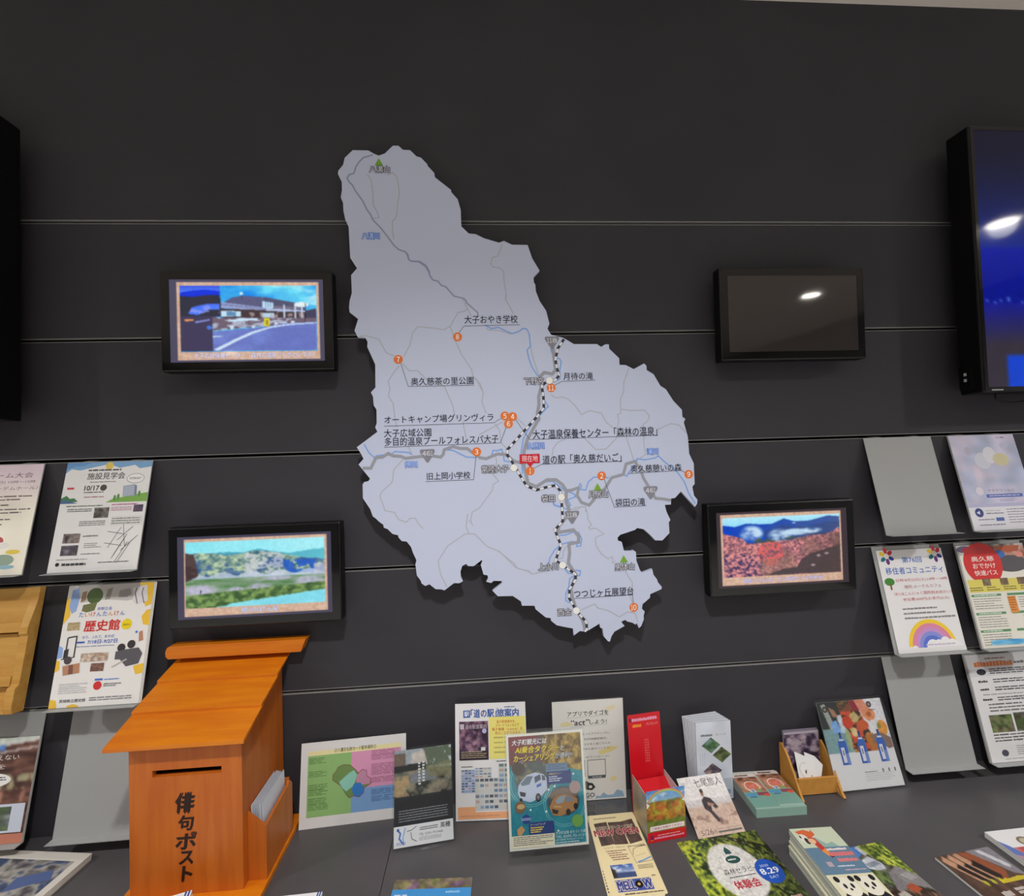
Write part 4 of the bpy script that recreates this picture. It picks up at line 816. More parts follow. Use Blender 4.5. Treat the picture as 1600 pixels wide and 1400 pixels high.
# laminated area map
a = Art(.2618, .193)
GR, PK, BL = (150, 196, 124), (226, 160, 196), (128, 170, 220)
a.rect(.065, .105, .95, .16, (240, 232, 176)); a.rect(.065, .16, .475, .875, GR); a.rect(.475, .16, .95, .60, PK); a.rect(.475, .60, .95, .875, BL)
a.txt('◇八溝文化財カード配布場所◇', .31, .095, .71, .145, (40, 50, 40), bold=.012)
rr = random.Random(5)
for i, y in enumerate((.19, .345, .50, .56, .66, .73)): a.fine(.075, y, .075 + rr.uniform(.1, .2), y + .075, 4, (74, 112, 62), .4, 200 + i, .3, .6)
for i, (y, c) in enumerate(((.17, (150, 84, 116)), (.22, (150, 84, 116)), (.33, (150, 84, 116)), (.40, (150, 84, 116)), (.49, (150, 84, 116)), (.63, (60, 92, 150)), (.71, (60, 92, 150)))): a.fine(.665, y, .93, y + .07, 4, c, .4, 220 + i, .2, .5)
q = [(.33, .37), (.35, .32), (.40, .30), (.46, .31), (.51, .37), (.54, .42), (.58, .38), (.62, .40), (.62, .46), (.66, .50), (.66, .56), (.60, .60), (.59, .66), (.55, .70), (.50, .68), (.46, .70), (.43, .66), (.38, .55), (.33, .50), (.30, .47), (.30, .41)]
a.up(); a.poly(q, (116, 150, 84)); a.up(); a.poly([(.36, .50), (.46, .40), (.50, .38), (.53, .44), (.50, .56), (.43, .62), (.38, .56)], (150, 214, 196)); a.up(); a.poly([(.53, .44), (.58, .38), (.62, .40), (.62, .46), (.66, .50), (.65, .56), (.58, .56), (.52, .52)], (206, 150, 180)); a.up(); a.poly([(.50, .54), (.56, .53), (.60, .60), (.59, .66), (.55, .70), (.50, .68), (.48, .60)], (60, 130, 206))
a.line(q + q[:1], .0012, (140, 60, 70)); a.line([(.36, .50), (.43, .66)], .0006, (90, 150, 130))
thing_sheet(a, 'area_map_sheet', -.3535, -.0415, TOP + .0003, 10, 3.2, 'white-bordered sheet with green, pink and blue areas, leaning on the wall beside the post box', 'sign', mat='inkg', body=(230, 230, 230), thick=.0012)

def holder(x, y, z, w, h, tilt, yaw, label, foot=.0, depth=.006, back=True):
    e = empty('acrylic_holder', (x, y, z), 0, label, 'sign holder', None); e.rotation_euler = (-math.radians(tilt), 0, math.radians(yaw))
    t = .0016
    MB().box((-w / 2, -depth, 0), (w / 2, -depth + t, h)).build('front_plate', MAT['clear'], e)
    MB().box((-w / 2, 0, 0), (w / 2, t, h + .003)).build('back_plate', MAT['clear'], e)
    if foot:
        tl = math.radians(tilt); s, c = math.sin(tl), math.cos(tl)
        pts = [(0.0, 0.0), (-foot, 0.0), (-foot, t), (0.0, t)]        # foot lies flat on the counter, in front of the leaning plates
        pts = [(yy * c - zz * s * 1, yy * s + zz * c) for yy, zz in pts]
        pts = [(p[0] + (-depth - .0002 if foot > 0 else t + .0002), p[1]) for p in pts]
        MB().prism(pts, 'x', -w / 2, w / 2).build('foot', MAT['clear'], e)
    return e
def in_holder(o, x, y, z, tilt, yaw, up=.003, back=.0012):
    """a sheet slipped behind the front plate of a leaning holder"""
    tl, yw = math.radians(tilt), math.radians(yaw)
    n = np.array([math.sin(yw) * math.cos(tl), -math.cos(yw) * math.cos(tl), math.sin(tl)]); U_ = np.array([-math.sin(yw) * math.sin(tl), math.cos(yw) * math.sin(tl), math.cos(tl)])
    p = np.array([x, y, z]) + n * back + U_ * up
    o.location = tuple(p); o.rotation_euler = (-tl, 0, yw); return o

# dark street flyer in a leaning clear holder
HX, HY, HT, HYAW = -.1655, -.132, 20, 5.8
holder(HX, HY, TOP + .0004, .146, .202, HT, HYAW, 'clear leaning holder around the dark street flyer, left of the roadside station poster', depth=.005)
a = Art(.138, .192); r = mix_noise(110, 120, [(46, 48, 44), (120, 120, 104), (150, 140, 120)], 6, 9, 51, 5, 2.8)
r.grad(r.Y < .22 + .08 * r.X, (150, 160, 170), (196, 206, 214), r.X); r.put((r.X > .5) & (r.Y < .26) & (r.noise(9, 9, 3) > .38), (86, 100, 76), .85); r.poly([(.3, .06), (.52, .02), (.58, .22), (.3, .24)], (206, 196, 190)); r.poly([(.0, .04), (.2, .04), (.2, .2), (.0, .25)], (120, 104, 92))
r.poly([(.25, .34), (.6, .3), (.75, .44), (.3, .46)], (126, 132, 140)); r.put((r.X < .25) & (r.Y > .35) & (r.noise(8, 8, 3) > .45), (206, 170, 120), .7); r.poly([(.55, .26), (1, .2), (1, .42), (.6, .4)], (132, 130, 96), .7); r.poly([(0, .21), (.55, .19), (.55, .28), (0, .3)], (44, 46, 48))
r.put((r.Y > .52) & (r.Y < .62) & (r.noise(7, 5, 2) > .5), (150, 130, 116), .7); r.put(r.Y > .62, (36, 38, 42))
a.image(0, 0, 1, .80, r.out()); a.fine(.485, .14, .535, .37, 7, (222, 222, 222), .7, 65, 1, 1); a.fine(.415, .15, .465, .40, 8, (222, 222, 222), .7, 66, 1, 1); a.fine(.08, .635, .92, .765, 5, (150, 152, 156), .35, 61, .04, .1)
a.rect(0, .79, 1, 1, (232, 232, 236)); a.line([(.06, .82), (.11, .86), (.09, .91), (.16, .97)], .0035, (70, 120, 206)); a.line([(.19, .81), (.15, .91), (.17, .98)], .0018, (90, 150, 220)); a.line([(.22, .85), (.30, .84), (.38, .81)], .0014, (90, 90, 96)); a.line([(.28, .86), (.30, .93), (.38, .96)], .0014, (70, 70, 76)); a.circ(.07, .825, .003, (60, 90, 160))
a.fine(.43, .825, .74, .865, 2, (110, 110, 114), .55, 62, .08, .12); a.txt('英穂', .78, .81, .95, .865, (50, 50, 54), bold=.02); a.txt('TEL 0295-79-0468', .42, .885, .82, .91, (90, 90, 96)); a.fine(.42, .925, .80, .965, 3, (140, 140, 144), .4, 63); a.fine(.04, .95, .20, .98, 2, (90, 120, 190), .4, 64)
o = a.build('flyer', MAT['inkg'], body=(230, 230, 232), thick=.0008); in_holder(o, HX, HY, TOP + .0004, HT, HYAW, up=.008, back=.0020)
tag(o, 'dark flyer with an old street photo and white address band, in the leaning clear holder', 'flyer')

# roadside station poster with its clear stand
RXX, RYY, RTILT, RYAW = -.0040, -.0700, 10, -3.3
a = Art(.1835, .268)
NV = (48, 92, 170)
a.rect(.115, .06, .215, .125, NV); a.txt('駅', .13, .07, .20, .115, (226, 232, 244), bold=.02); a.txt('「道の駅」', .225, .052, .585, .128, NV, bold=.03); a.txt('旅案内', .595, .055, .90, .128, NV, bold=.03); a.line([(.60, .045), (.57, .15)], .0014, NV); a.fine(.70, .035, .88, .046, 1, NV, .8, 3, .2, .3)
a.rect(.475, .125, .99, .49, (240, 230, 130))
r = mix_noise(34, 46, [(40, 26, 42), (84, 58, 88), (150, 110, 130)], 6, 8, 71, 4, 2.6); r.put((((r.X - .5) / .28) ** 2 + ((r.Y - .55) / .3) ** 2 < 1) & (r.noise(14, 10, 2) > .5), (206, 170, 180), .5); r.put(r.Y > .78, (40, 30, 44), .85)
a.image(.055, .158, .465, .495, r.out()); a.txt('道の駅旅案内', .14, .185, .44, .225, (214, 196, 206)); a.rect(.07, .18, .125, .225, (200, 190, 206)); a.circ(.41, .245, .0058, (186, 176, 226)); a.fine(.08, .42, .44, .485, 4, (206, 190, 150), .35, 73); a.rect(.36, .385, .42, .415, (220, 220, 220))
OG = (206, 110, 50)
for k, (t, u0, u1) in enumerate((('道の駅旅案内を、', .585, .86), ('スマートフォンなどで', .57, .90), ('電子書籍（e-book）を', .52, .95), ('見ることができます', .56, .92))): a.txt(t, u0, .155 + k * .033, u1, .182 + k * .033, OG, bold=.01)
a.fine(.54, .30, .92, .47, 4, (190, 180, 110), .3, 74, .3, .5)
a.fine(.08, .545, .24, .556, 1, (90, 90, 90), .8, 75); a.fine(.57, .505, .80, .516, 1, (90, 90, 90), .8, 76)
def mosaic(u0, v0, u1, v1, nx, ny, seed, base):
    q = random.Random(seed); a.rect(u0, v0, u1, v1, base); a.up()
    for i in range(nx):
        for j in range(ny):
            du, dv = (u1 - u0) / nx, (v1 - v0) / ny; c = q.choice([(150, 170, 200), (120, 130, 140), (190, 170, 160), (90, 96, 110), (206, 206, 200), (110, 140, 170)])
            a.poly([(u0 + (i + .08) * du, v0 + (j + .08) * dv), (u0 + (i + .86) * du, v0 + (j + .08) * dv), (u0 + (i + .86) * du, v0 + (j + .62) * dv), (u0 + (i + .08) * du, v0 + (j + .62) * dv)], c, False)
mosaic(.08, .575, .27, .77, 4, 9, 1, (176, 190, 222)); mosaic(.27, .56, .50, .65, 4, 4, 2, (206, 206, 206)); mosaic(.27, .65, .72, .92, 7, 6, 3, (206, 208, 208)); mosaic(.60, .53, .92, .70, 4, 4, 4, (196, 206, 206))
a.rect(.03, .885, .27, .985, (240, 176, 130)); a.rect(.27, .93, .97, .985, (240, 176, 130)); a.fine(.06, .955, .6, .972, 2, (190, 120, 90), .4, 77)
thing_sheet(a, 'poster', RXX, RYY, TOP + .0022, RTILT, RYAW, 'white roadside station poster with dark cover picture and yellow panel behind the teal poster', 'poster', mat='inkg', body=(232, 232, 234), thick=.0012)
e = empty('acrylic_stand', (RXX, RYY + .0045, TOP + .0003), 0, 'clear stand propping up the roadside station poster', 'sign holder'); e.rotation_euler = (-math.radians(RTILT), 0, math.radians(RYAW))
MB().box((-.092, 0, 0), (.092, .0016, .272)).build('back_plate', MAT['clear'], e); MB().box((-.006, -.004, .2724), (.006, .003, .2775)).build('clip', MAT['clear'], e)

# teal taxi poster in a clear L stand
TXX, TYY, TT, TYAW = .1222, -.1955, 7, .5
holder(TXX, TYY, TOP + .0004, .186, .272, TT, TYAW, 'clear stand holding the teal taxi poster, its foot reaching forward on the counter', depth=.005)
a = Art(.179, .240); WB = .03
r = R(110, 144, (34, 140, 158), 81); n = r.noise(5, 6); r.grad(r.Y < 2, (26, 126, 148), (52, 156, 172), n)
r.grad(r.Y < .30 - .12 * np.abs(r.X - .3), (120, 62, 66), (96, 104, 120), r.X * 1.2); m = (r.Y < .36 - .2 * (1 - r.X)) & (r.X > .45); n = r.noise(22, 22, 3); r.grad(m, (96, 76, 44), (196, 166, 92), np.clip((n - .5) * 3 + .5, 0, 1)); r.put((r.Y < .12) & (r.X < .4), (150, 56, 60), .6)
r.ell(.33, .40, .26, .16, (84, 96, 96)); r.put((((r.X - .33) / .26) ** 2 + ((r.Y - .36) / .12) ** 2 < 1) & (r.noise(14, 14, 3) > .55), (150, 140, 100), .7); r.ell(.13, .30, .085, .06, (76, 68, 60)); r.ell(.72, .62, .22, .135, (70, 84, 96)); r.ell(.72, .56, .20, .06, (150, 120, 96), .7)
a.image(WB, .022, 1 - WB, .978, r.out())
a.txt('大子町観光には', .07, .048, .52, .100, (240, 240, 244), bold=.02, edge=(60, 40, 60), ew=.06, slant=.2); a.txt('AI乗合タクシー', .11, .112, .68, .172, (240, 214, 50), bold=.03, edge=(50, 60, 60), ew=.07, slant=.2); a.txt('と', .70, .128, .755, .172, (236, 236, 236), edge=(60, 70, 70), ew=.06)
a.txt('カーシェアリング', .085, .184, .61, .244, (240, 214, 50), bold=.03, edge=(50, 60, 60), ew=.07, slant=.2); a.txt('が便利!!', .62, .188, .84, .240, (236, 236, 236), edge=(60, 70, 80), ew=.06, slant=.2)
CY = (150, 220, 226)
for cx, cy, rr in ((.30, .43, .046), (.30, .43, .050), (.72, .63, .044), (.72, .63, .048)): a.line([(cx + rr / a.w * math.cos(t), cy + rr / a.h * math.sin(t)) for t in np.linspace(.2, 4.4 if cx < .5 else 5.8, 40)], .0008, CY)
for cx, cy in ((.52, .505), (.28, .665), (.60, .48), (.48, .69), (.62, .86), (.85, .385)): a.circ(cx, cy, .0022, (226, 240, 236))
van = [(.13, .52), (.135, .455), (.17, .42), (.25, .365), (.36, .345), (.46, .365), (.50, .40), (.505, .50), (.44, .545), (.33, .59), (.28, .60), (.16, .57)]
a.up(); a.poly(van, (196, 208, 232)); a.up(); a.poly([(.165, .435), (.25, .375), (.33, .375), (.28, .445), (.19, .455)], (110, 130, 150)); a.poly([(.345, .385), (.42, .365), (.43, .41), (.35, .44)], (84, 96, 116)); a.poly([(.44, .37), (.48, .385), (.49, .42), (.445, .42)], (84, 96, 116)); a.poly([(.15, .50), (.23, .515), (.22, .55), (.16, .54)], (40, 46, 56)); a.poly([(.37, .455), (.43, .44), (.43, .465), (.37, .48)], (70, 110, 190))
for cx, cy in ((.385, .565), (.165, .575)): a.ell(cx, cy, .035 if cx > .3 else .02, .038 if cx > .3 else .02, (40, 42, 46)); 
a.ell(.385, .565, .018, .02, (110, 112, 116))
car = [(.52, .66), (.56, .60), (.62, .565), (.72, .555), (.82, .575), (.88, .60), (.885, .66), (.84, .70), (.66, .74), (.56, .725)]
a.up(); a.poly(car, (176, 130, 84)); a.up(); a.poly([(.60, .605), (.66, .572), (.74, .568), (.70, .625), (.62, .635)], (150, 168, 184)); a.poly([(.75, .57), (.82, .585), (.83, .62), (.735, .622)], (120, 140, 160)); a.poly([(.55, .67), (.64, .69), (.62, .72), (.56, .71)], (60, 50, 46)); a.poly([(.58, .645), (.68, .655), (.68, .668), (.58, .66)], (206, 166, 120))
for cx, cy in ((.76, .71), (.86, .665)): a.ell(cx, cy, .03, .028, (44, 42, 44))
a.circ(.135, .30, .013, (70, 60, 56)); a.circ(.15, .635, .0125, (130, 100, 76)); a.ell(.16, .63, .05, .022, (206, 176, 120)); a.circ(.22, .74, .0095, (40, 70, 150)); a.fine(.16, .73, .28, .755, 2, (200, 214, 236), .5, 5, .2, .3); a.circ(.86, .50, .013, (176, 150, 150)); a.circ(.87, .79, .013, (116, 170, 84)); a.poly([(.10, .82), (.16, .79), (.20, .83), (.15, .875), (.11, .87)], (206, 160, 110))
a.rect(.51, .345, .82, .46, (40, 66, 130)); a.txt('AI乗合タクシー', .53, .36, .70, .38, (240, 214, 60)); a.fine(.53, .39, .70, .445, 3, (214, 222, 240), .5, 8, .2, .4); a.rect(.50, .28, .78, .35, (110, 140, 170)); a.fine(.52, .285, .76, .34, 3, (90, 110, 150), .6, 9, .2, .3)
a.rect(.25, .77, .57, .875, (40, 66, 130)); a.txt('カーシェアリング', .27, .78, .46, .80, (236, 236, 240)); a.fine(.27, .81, .44, .865, 3, (240, 214, 60), .6, 10, .2, .4)
a.rect(.03, .875, .57, .978, (238, 232, 206)); a.fine(.05, .885, .55, .965, 5, (90, 86, 90), .45, 11, .05, .12)
a.txt('大子町役場 まちづくり課', .585, .865, .965, .893, (230, 240, 244)); a.txt('TEL 0295-72-1131', .585, .902, .96, .922, (230, 240, 244)); a.txt('(受付時間 平日8:30〜17:15)', .585, .930, .93, .948, (220, 236, 240)); a.fine(.585, .955, .88, .968, 1, (200, 220, 226), .8, 12)
o = a.build('poster', MAT['inkg'], body=(236, 236, 228), thick=.0008); in_holder(o, TXX, TYY, TOP + .0004, TT, TYAW, up=.0275, back=.0020)
tag(o, 'teal poster with a van, a gold car and yellow taxi lettering, in a clear stand', 'poster')

# app poster on a thick acrylic block
AX, AY = .2545, -.0325
e = empty('acrylic_stand', (AX, AY, TOP + .0003), math.radians(-.5), 'clear stand behind and below the white app poster, beside the red dispenser', 'sign holder')
MB().box((-.095, .0014, .0018), (.095, .0030, .2635)).build('back_plate', MAT['clear'], e); MB().box((-.095, -.047, 0), (.095, .0030, .0016)).build('foot', MAT['clear'], e)
a = Art(.189, .2585)
BK = (58, 60, 62)
for q, c in (([(.10, .22), (.2, .20), (.3, .235), (.2, .25), (.12, .25)], (228, 216, 170)), ([(.72, .09), (.86, .06), (.9, .09), (.8, .12)], (232, 222, 186)), ([(.62, .52), (.8, .47), (.92, .49), (.8, .53), (.66, .555)], (230, 218, 150)), ([(.78, .79), (.86, .77), (.88, .81), (.80, .825)], (234, 222, 160))): a.poly(q, c)
a.txt('アプリでダイゴを', .21, .105, .79, .155, BK, bold=.015); a.line([(.2, .17), (.80, .16)], .0006, (150, 150, 140)); a.txt('“act”', .25, .19, .505, .245, BK, bold=.02, slant=.15); a.txt('しよう!', .52, .20, .76, .242, BK, bold=.015); a.line([(.25, .26), (.77, .25)], .0006, (150, 150, 140))
for t, u0, u1, y in (('大子をもっとアクティブに。', .28, .80, .325), ('ひとりで、町内体験型観光。', .22, .76, .378), ('ひとりも、なかまと過ごす人も', .22, .80, .428), ('大自然風景地を遊びつくそう。', .22, .80, .476)): a.txt(t, u0, y, u1, y + .022, (96, 96, 98))
a.txt('今すぐダウンロード!', .28, .558, .78, .582, (80, 80, 84)); a.line([(.47, .60), (.47, .76), (.72, .76), (.72, .60), (.47, .60)], .0016, (96, 100, 106)); a.rect(.47, .755, .72, .785, (84, 92, 104)); a.txt('Android', .53, .76, .66, .78, (214, 218, 222)); a.line([(.18, .60), (.18, .76), (.43, .76), (.43, .60), (.18, .60)], .0016, (96, 100, 106))
a.poly([(.40, .86), (.46, .82), (.53, .83), (.57, .87), (.52, .90), (.44, .89)], (50, 52, 54)); a.poly([(.40, .845), (.44, .80), (.49, .83)], (50, 52, 54)); a.ell(.50, .865, .025, .015, (226, 226, 222)); a.txt('DAI', .26, .93, .41, .965, (70, 72, 76)); a.txt('GO', .425, .925, .555, .968, (70, 72, 76), bold=.02); a.fine(.43, .975, .54, .983, 1, (140, 150, 160), .8, 3)
a.poly([(.56, .985), (.58, .955), (.63, .965), (.68, .93), (.74, .96), (.82, .955), (.87, .91), (.95, .93), (.97, .985)], (150, 182, 206)); a.poly([(0, .985), (.05, .95), (.12, .97), (.18, .985)], (170, 196, 214))
thing_sheet(a, 'poster', AX, AY, TOP + .0024, 0, -.5, 'white app poster with black lettering and pale blue waves, left of the red dispenser', 'poster', mat='inkg', body=(230, 230, 226), thick=.0010)

# red leaflet dispenser
DX, DY, DYAW = .4025, -.169, 6.5
e = empty('leaflet_dispenser', (DX, DY, TOP + .0003), math.radians(DYAW), 'red cardboard leaflet dispenser with a rainbow and orchard printed on its front', 'leaflet dispenser')
w, d = .089, .085
a = Art(w + .008, .118)
r = mix_noise(44, 44, [(110, 84, 40), (150, 120, 50), (196, 160, 60), (200, 120, 60)], 13, 13, 91, 3, 3.0); sky = r.Y < .27; r.grad(sky, (84, 150, 220), (170, 206, 236), r.Y * 3); r.put(sky & (r.noise(5, 8, 3) > .56), (236, 240, 244), .8); n = r.noise(15, 15, 2); r.put((~sky) & (n > .60) & (r.Y < .62), (196, 190, 70), .8); r.put((~sky) & (n < .38), (196, 96, 60), .7); r.put((r.Y > .74), (90, 140, 60), .7); r.put((r.Y > .27) & (r.Y < .31) & (r.noise(20, 5, 2) > .4), (96, 130, 60), .8)
a.image(0, 0, 1, .80, r.out())
for k, c in enumerate(((214, 130, 120), (236, 190, 90), (150, 200, 130), (130, 180, 226))): a.line([(.5 + (.46 - .018 * k) * math.cos(t), .25 - (.25 - .018 * k) * math.sin(t)) for t in np.linspace(.12, math.pi - .12, 24)], .0022, c)
a.poly([(.0, .22), (.08, .27), (.02, .33), (0, .33)], (240, 240, 240)); a.poly([(1, .20), (.92, .26), (1, .31)], (240, 240, 240))
a.rect(.06, .685, .97, .785, (200, 120, 130)); a.rect(.07, .69, .96, .78, (244, 236, 238)); a.txt('ご自由にお取りください', .11, .712, .90, .758, (190, 60, 84), bold=.02); a.rect(0, .80, 1, 1, (214, 32, 44)); a.fine(.26, .865, .84, .885, 1, (240, 190, 190), .8, 5); a.rect(.07, .86, .14, .94, (120, 40, 90)); a.rect(.07, .945, .14, .955, (230, 190, 60)); a.fine(.17, .905, .95, .945, 1, (236, 160, 190), .9, 6, .06, .1)
o = a.build('front_panel', MAT['inkg'], e, body=(150, 170, 200), edge=(200, 120, 60), thick=.0008, outline=[(0, .16), (.08, .17), (.2, .09), (.34, .025), (.5, 0), (.66, .025), (.8, .09), (.9, .17), (1, .16), (1, 1), (0, 1)]); o.location = (0, 0, 0)
for sx in (-1, 1):
    b = Art(d, .100); b.image(0, 0, 1, 1, ph([(196, 172, 130), (170, 150, 120), (150, 170, 196)], 10, 16, 3, 5, 95 + sx))
    o = b.build('side_panel', MAT['inkg'], e, body=(196, 170, 140), edge=(206, 206, 210), thick=.0008)
    o.rotation_euler = (0, 0, math.radians(90 * sx)); o.location = (sx * (w / 2 - .0009), d / 2 + .0008, 0)
a = Art(w, .238); a.rect(0, 0, 1, 1, (214, 26, 40)); a.rect(.04, .035, .11, .075, (110, 30, 70)); a.fine(.13, .04, .95, .075, 1, (236, 160, 190), .9, 7, .06, .1); a.fine(.14, .10, .55, .135, 1, (240, 150, 50), .9, 8, .08, .12); a.txt('パンフレット', .56, .098, .92, .128, (244, 170, 160), bold=.01)
for u in (.48, .53, .58): a.fine(u, .26, u + .025, .50, 9, (236, 120, 120), .7, int(u * 100), 1, 1)
o = a.build('back_panel', MAT['inkg'], e, body=(206, 24, 36), edge=(196, 60, 70), thick=.0010, round_=.005); o.location = (0, d - .001, .0); o.rotation_euler = (-math.radians(4), 0, 0)
bt = MB().box((-w / 2 + .001, .001, .0), (w / 2 - .001, d - .002, .0012)).build('bottom', MAT['ink'], e)
at_ = bt.data.color_attributes.new('ink', 'FLOAT_COLOR', 'POINT'); at_.data.foreach_set('color', list(lin((200, 30, 40))) * len(bt.data.vertices))
bt = MB().prism([(.0014, .050), (d - .0032, .086), (d - .0032, .0868), (.0014, .0508)], 'x', -w / 2 + .0014, w / 2 - .0014).build('inner_slope', MAT['ink'], e)
at_ = bt.data.color_attributes.new('ink', 'FLOAT_COLOR', 'POINT'); at_.data.foreach_set('color', list(lin((206, 26, 38))) * len(bt.data.vertices))

# white leaflets in a clear holder
LX, LY = .5765, -.0650
e = empty('leaflet_holder', (LX, LY, TOP + .0003), math.radians(.3), 'clear pocket holding the upright white diamond leaflets', 'leaflet holder')
MB().box((-.050, -.0030, 0), (.050, -.0015, .056)).build('front_plate', MAT['clear'], e); MB().box((-.050, .0595, 0), (.050, .0610, .12)).build('back_plate', MAT['clear'], e); MB().box((-.050, -.0013, 0), (.050, .0593, .0014)).build('bottom', MAT['clear'], e)
MB().prism([(-.0013, .0016), (.0593, .0016), (.0593, .118), (-.0013, .056)], 'x', -.050, -.0488).build('side_plate', MAT['clear'], e)
for k in range(8):
    a = Art(.0945, .199)
    if k == 0:
        a.image(0, 0, 1, 1, ph([(226, 230, 240), (212, 220, 236), (234, 236, 240)], 10, 16, 3, 4, 101, 1.6))
        a.fine(.14, .155, .55, .185, 1, (120, 130, 130), .95, 3, .10, .14); a.txt('カード', .56, .155, .86, .182, (120, 130, 130))
        for cx, cy, cs in ((.42, .30, [(50, 74, 60), (110, 150, 90), (130, 150, 200)]), (.72, .43, [(46, 50, 40), (110, 130, 80), (150, 130, 110)]), (.44, .63, [(48, 44, 60), (110, 96, 110), (206, 180, 170)])):
            im = ph(cs, 12, 12, 4, 4, int(cx * 100)); a.up()
            for i in range(11):
                for j in range(11):
                    f = lambda p, q: (cx + (p - q) * .0150 * 1.62, cy + (p + q - 11) * .0150 * .62); a.poly([f(i, j), f(i + 1, j), f(i + 1, j + 1), f(i, j + 1)], im[i, j], False)
        for u in (.10, .16, .22): a.fine(u, .40, u + .02, .56, 7, (170, 176, 190), .6, int(u * 100), 1, 1)
        a.ell(.5, .93, .12, .05, (150, 170, 196)); a.rect(.80, .88, .93, .93, (150, 180, 206))
    o = a.build('leaflet', MAT['inkg'], body=(228, 231, 238), edge=((196, 202, 214), (214, 218, 226))[k % 2], thick=.0044 if k else .0040)
    o.location = (LX - .0004 - .0007 * k, LY + .0002 + .0052 * k, TOP + .0022); o.rotation_euler = (0, math.radians(-.55 * k), math.radians(.3))
    tag(o, 'white leaflet with three diamond pictures, frontmost in the clear pocket' if k == 0 else 'white leaflet standing behind the diamond picture leaflet, mostly its edges showing', 'leaflet', 'upright white leaflets')

# concert flyer leaning on the pocket
a = Art(.120, .121 * 1.0)
r = R(100, 100, (226, 222, 222), 111); n = r.noise(6, 9, 4); r.grad(r.Y > .50 + .04 * (n - .5), (190, 164, 150), (216, 190, 174), n); r.grad((r.Y > .40) & (r.Y <= .52), (214, 210, 212), (200, 192, 190), (r.Y - .4) * 8); r.put((r.Y > .62) & (r.Y < .84) & (r.noise(5, 12, 3) > .56), (150, 120, 106), .7)
r.poly([(.36, .42), (.44, .36), (.56, .40), (.66, .56), (.60, .58), (.52, .52), (.50, .60), (.60, .76), (.54, .80), (.44, .62), (.36, .56)], (64, 56, 60)); r.ell(.42, .30, .035, .055, (150, 116, 104)); r.ell(.425, .265, .036, .035, (70, 56, 54)); r.poly([(.46, .46), (.60, .50), (.56, .54), (.46, .52)], (176, 140, 124)); r.ell(.60, .77, .05, .05, (90, 70, 64), .6)
a.image(0, 0, 1, 1, r.out()); a.txt('七尾旅人', .33, .05, .95, .20, (90, 86, 90)); a.txt('tabito', .05, .09, .15, .115, (120, 116, 120)); a.txt('5', .10, .885, .16, .96, (110, 96, 90)); a.txt('/', .165, .885, .20, .97, (110, 96, 90)); a.txt('26', .205, .875, .35, .96, (110, 96, 90)); a.txt('日', .37, .91, .43, .955, (110, 96, 90)); a.rect(.46, .925, .96, .955, (110, 106, 104)); a.fine(.46, .885, .96, .91, 2, (150, 136, 130), .5, 9)
thing_sheet(a, 'flyer', .5350, -.1700, TOP + .0004, 53, 4.7, 'pale flyer with a dark figure on sand, leaning against the clear pocket of white leaflets', 'flyer', mat='ink', body=(226, 220, 218), thick=.0008)

# ---------------------------------------------------------------- things lying flat
def lay(a, name, x, y, z, yaw, label, cat, mat='ink', group=None, **kw):
    o = a.build(name, MAT[mat], **kw); o.location = (x, y, z + kw.get('thick', .0008)); o.rotation_euler = (-math.pi / 2, 0, math.radians(yaw)); return tag(o, label, cat, group)
CR = (238, 222, 176)
a = Art(.118, .214); MR = (160, 60, 76)
a.fine(.12, .05, .62, .065, 1, (110, 90, 80), .8, 4, .04, .08)
for cx, cy, an in ((.24, .265, .1), (.52, .27, -.05), (.80, .26, .25)):
    im = ph([(50, 40, 40), (120, 96, 86), (70, 56, 56)], 10, 14, 4, 5, int(cx * 100)); a.up()
    for i in range(9):
        for j in range(13):
            f = lambda p, q: (cx + (p / 9 - .5) * .27 + an * (q / 13 - .5) * .14, cy + (q / 13 - .5) * .30 - an * (p / 9 - .5) * .12); a.poly([f(i, j), f(i + 1, j), f(i + 1, j + 1), f(i, j + 1)], im[j, i], False)
a.txt('大子町に中古レコード店が', .10, .165, .88, .205, (70, 50, 50), edge=(232, 216, 190), ew=.05); a.txt('NEW OPEN', .05, .215, .95, .295, MR, bold=.035, edge=(236, 206, 190), ew=.07)
a.txt('レコード・カセット・CD・レトロ雑貨', .16, .435, .96, .465, (120, 90, 76))
for k in range(5): a.fine(.16 + .02 * k, .485 + k * .026, .56 - .02 * (k % 2), .50 + k * .026, 1, (150, 110, 100), .8, 120 + k)
a.line([(.62, .455), (.98, .455), (.985, .64), (.66, .655), (.62, .455)], .0008, (90, 84, 80)); a.line([(.66, .56), (.70, .49), (.80, .47), (.96, .46)], .0010, (90, 84, 80)); a.line([(.68, .58), (.90, .55)], .0006, (150, 140, 130)); a.line([(.70, .645), (.82, .63), (.97, .60)], .0030, (110, 160, 220))
r = R(26, 20, (110, 150, 210), 121); r.grad(r.Y < 2, (60, 96, 176), (190, 206, 226), r.Y * 1.4); r.put((r.Y > .62), (66, 84, 130)); r.put((r.noise(6, 6, 3) > .6) & (r.Y < .6), (236, 240, 244), .8); r.poly([(0, .2), (.2, .4), (.2, .9), (0, 1)], (60, 52, 50)); a.image(.15, .655, .58, .80, r.out()); a.fine(.66, .68, .95, .73, 3, (120, 100, 86), .4, 130)
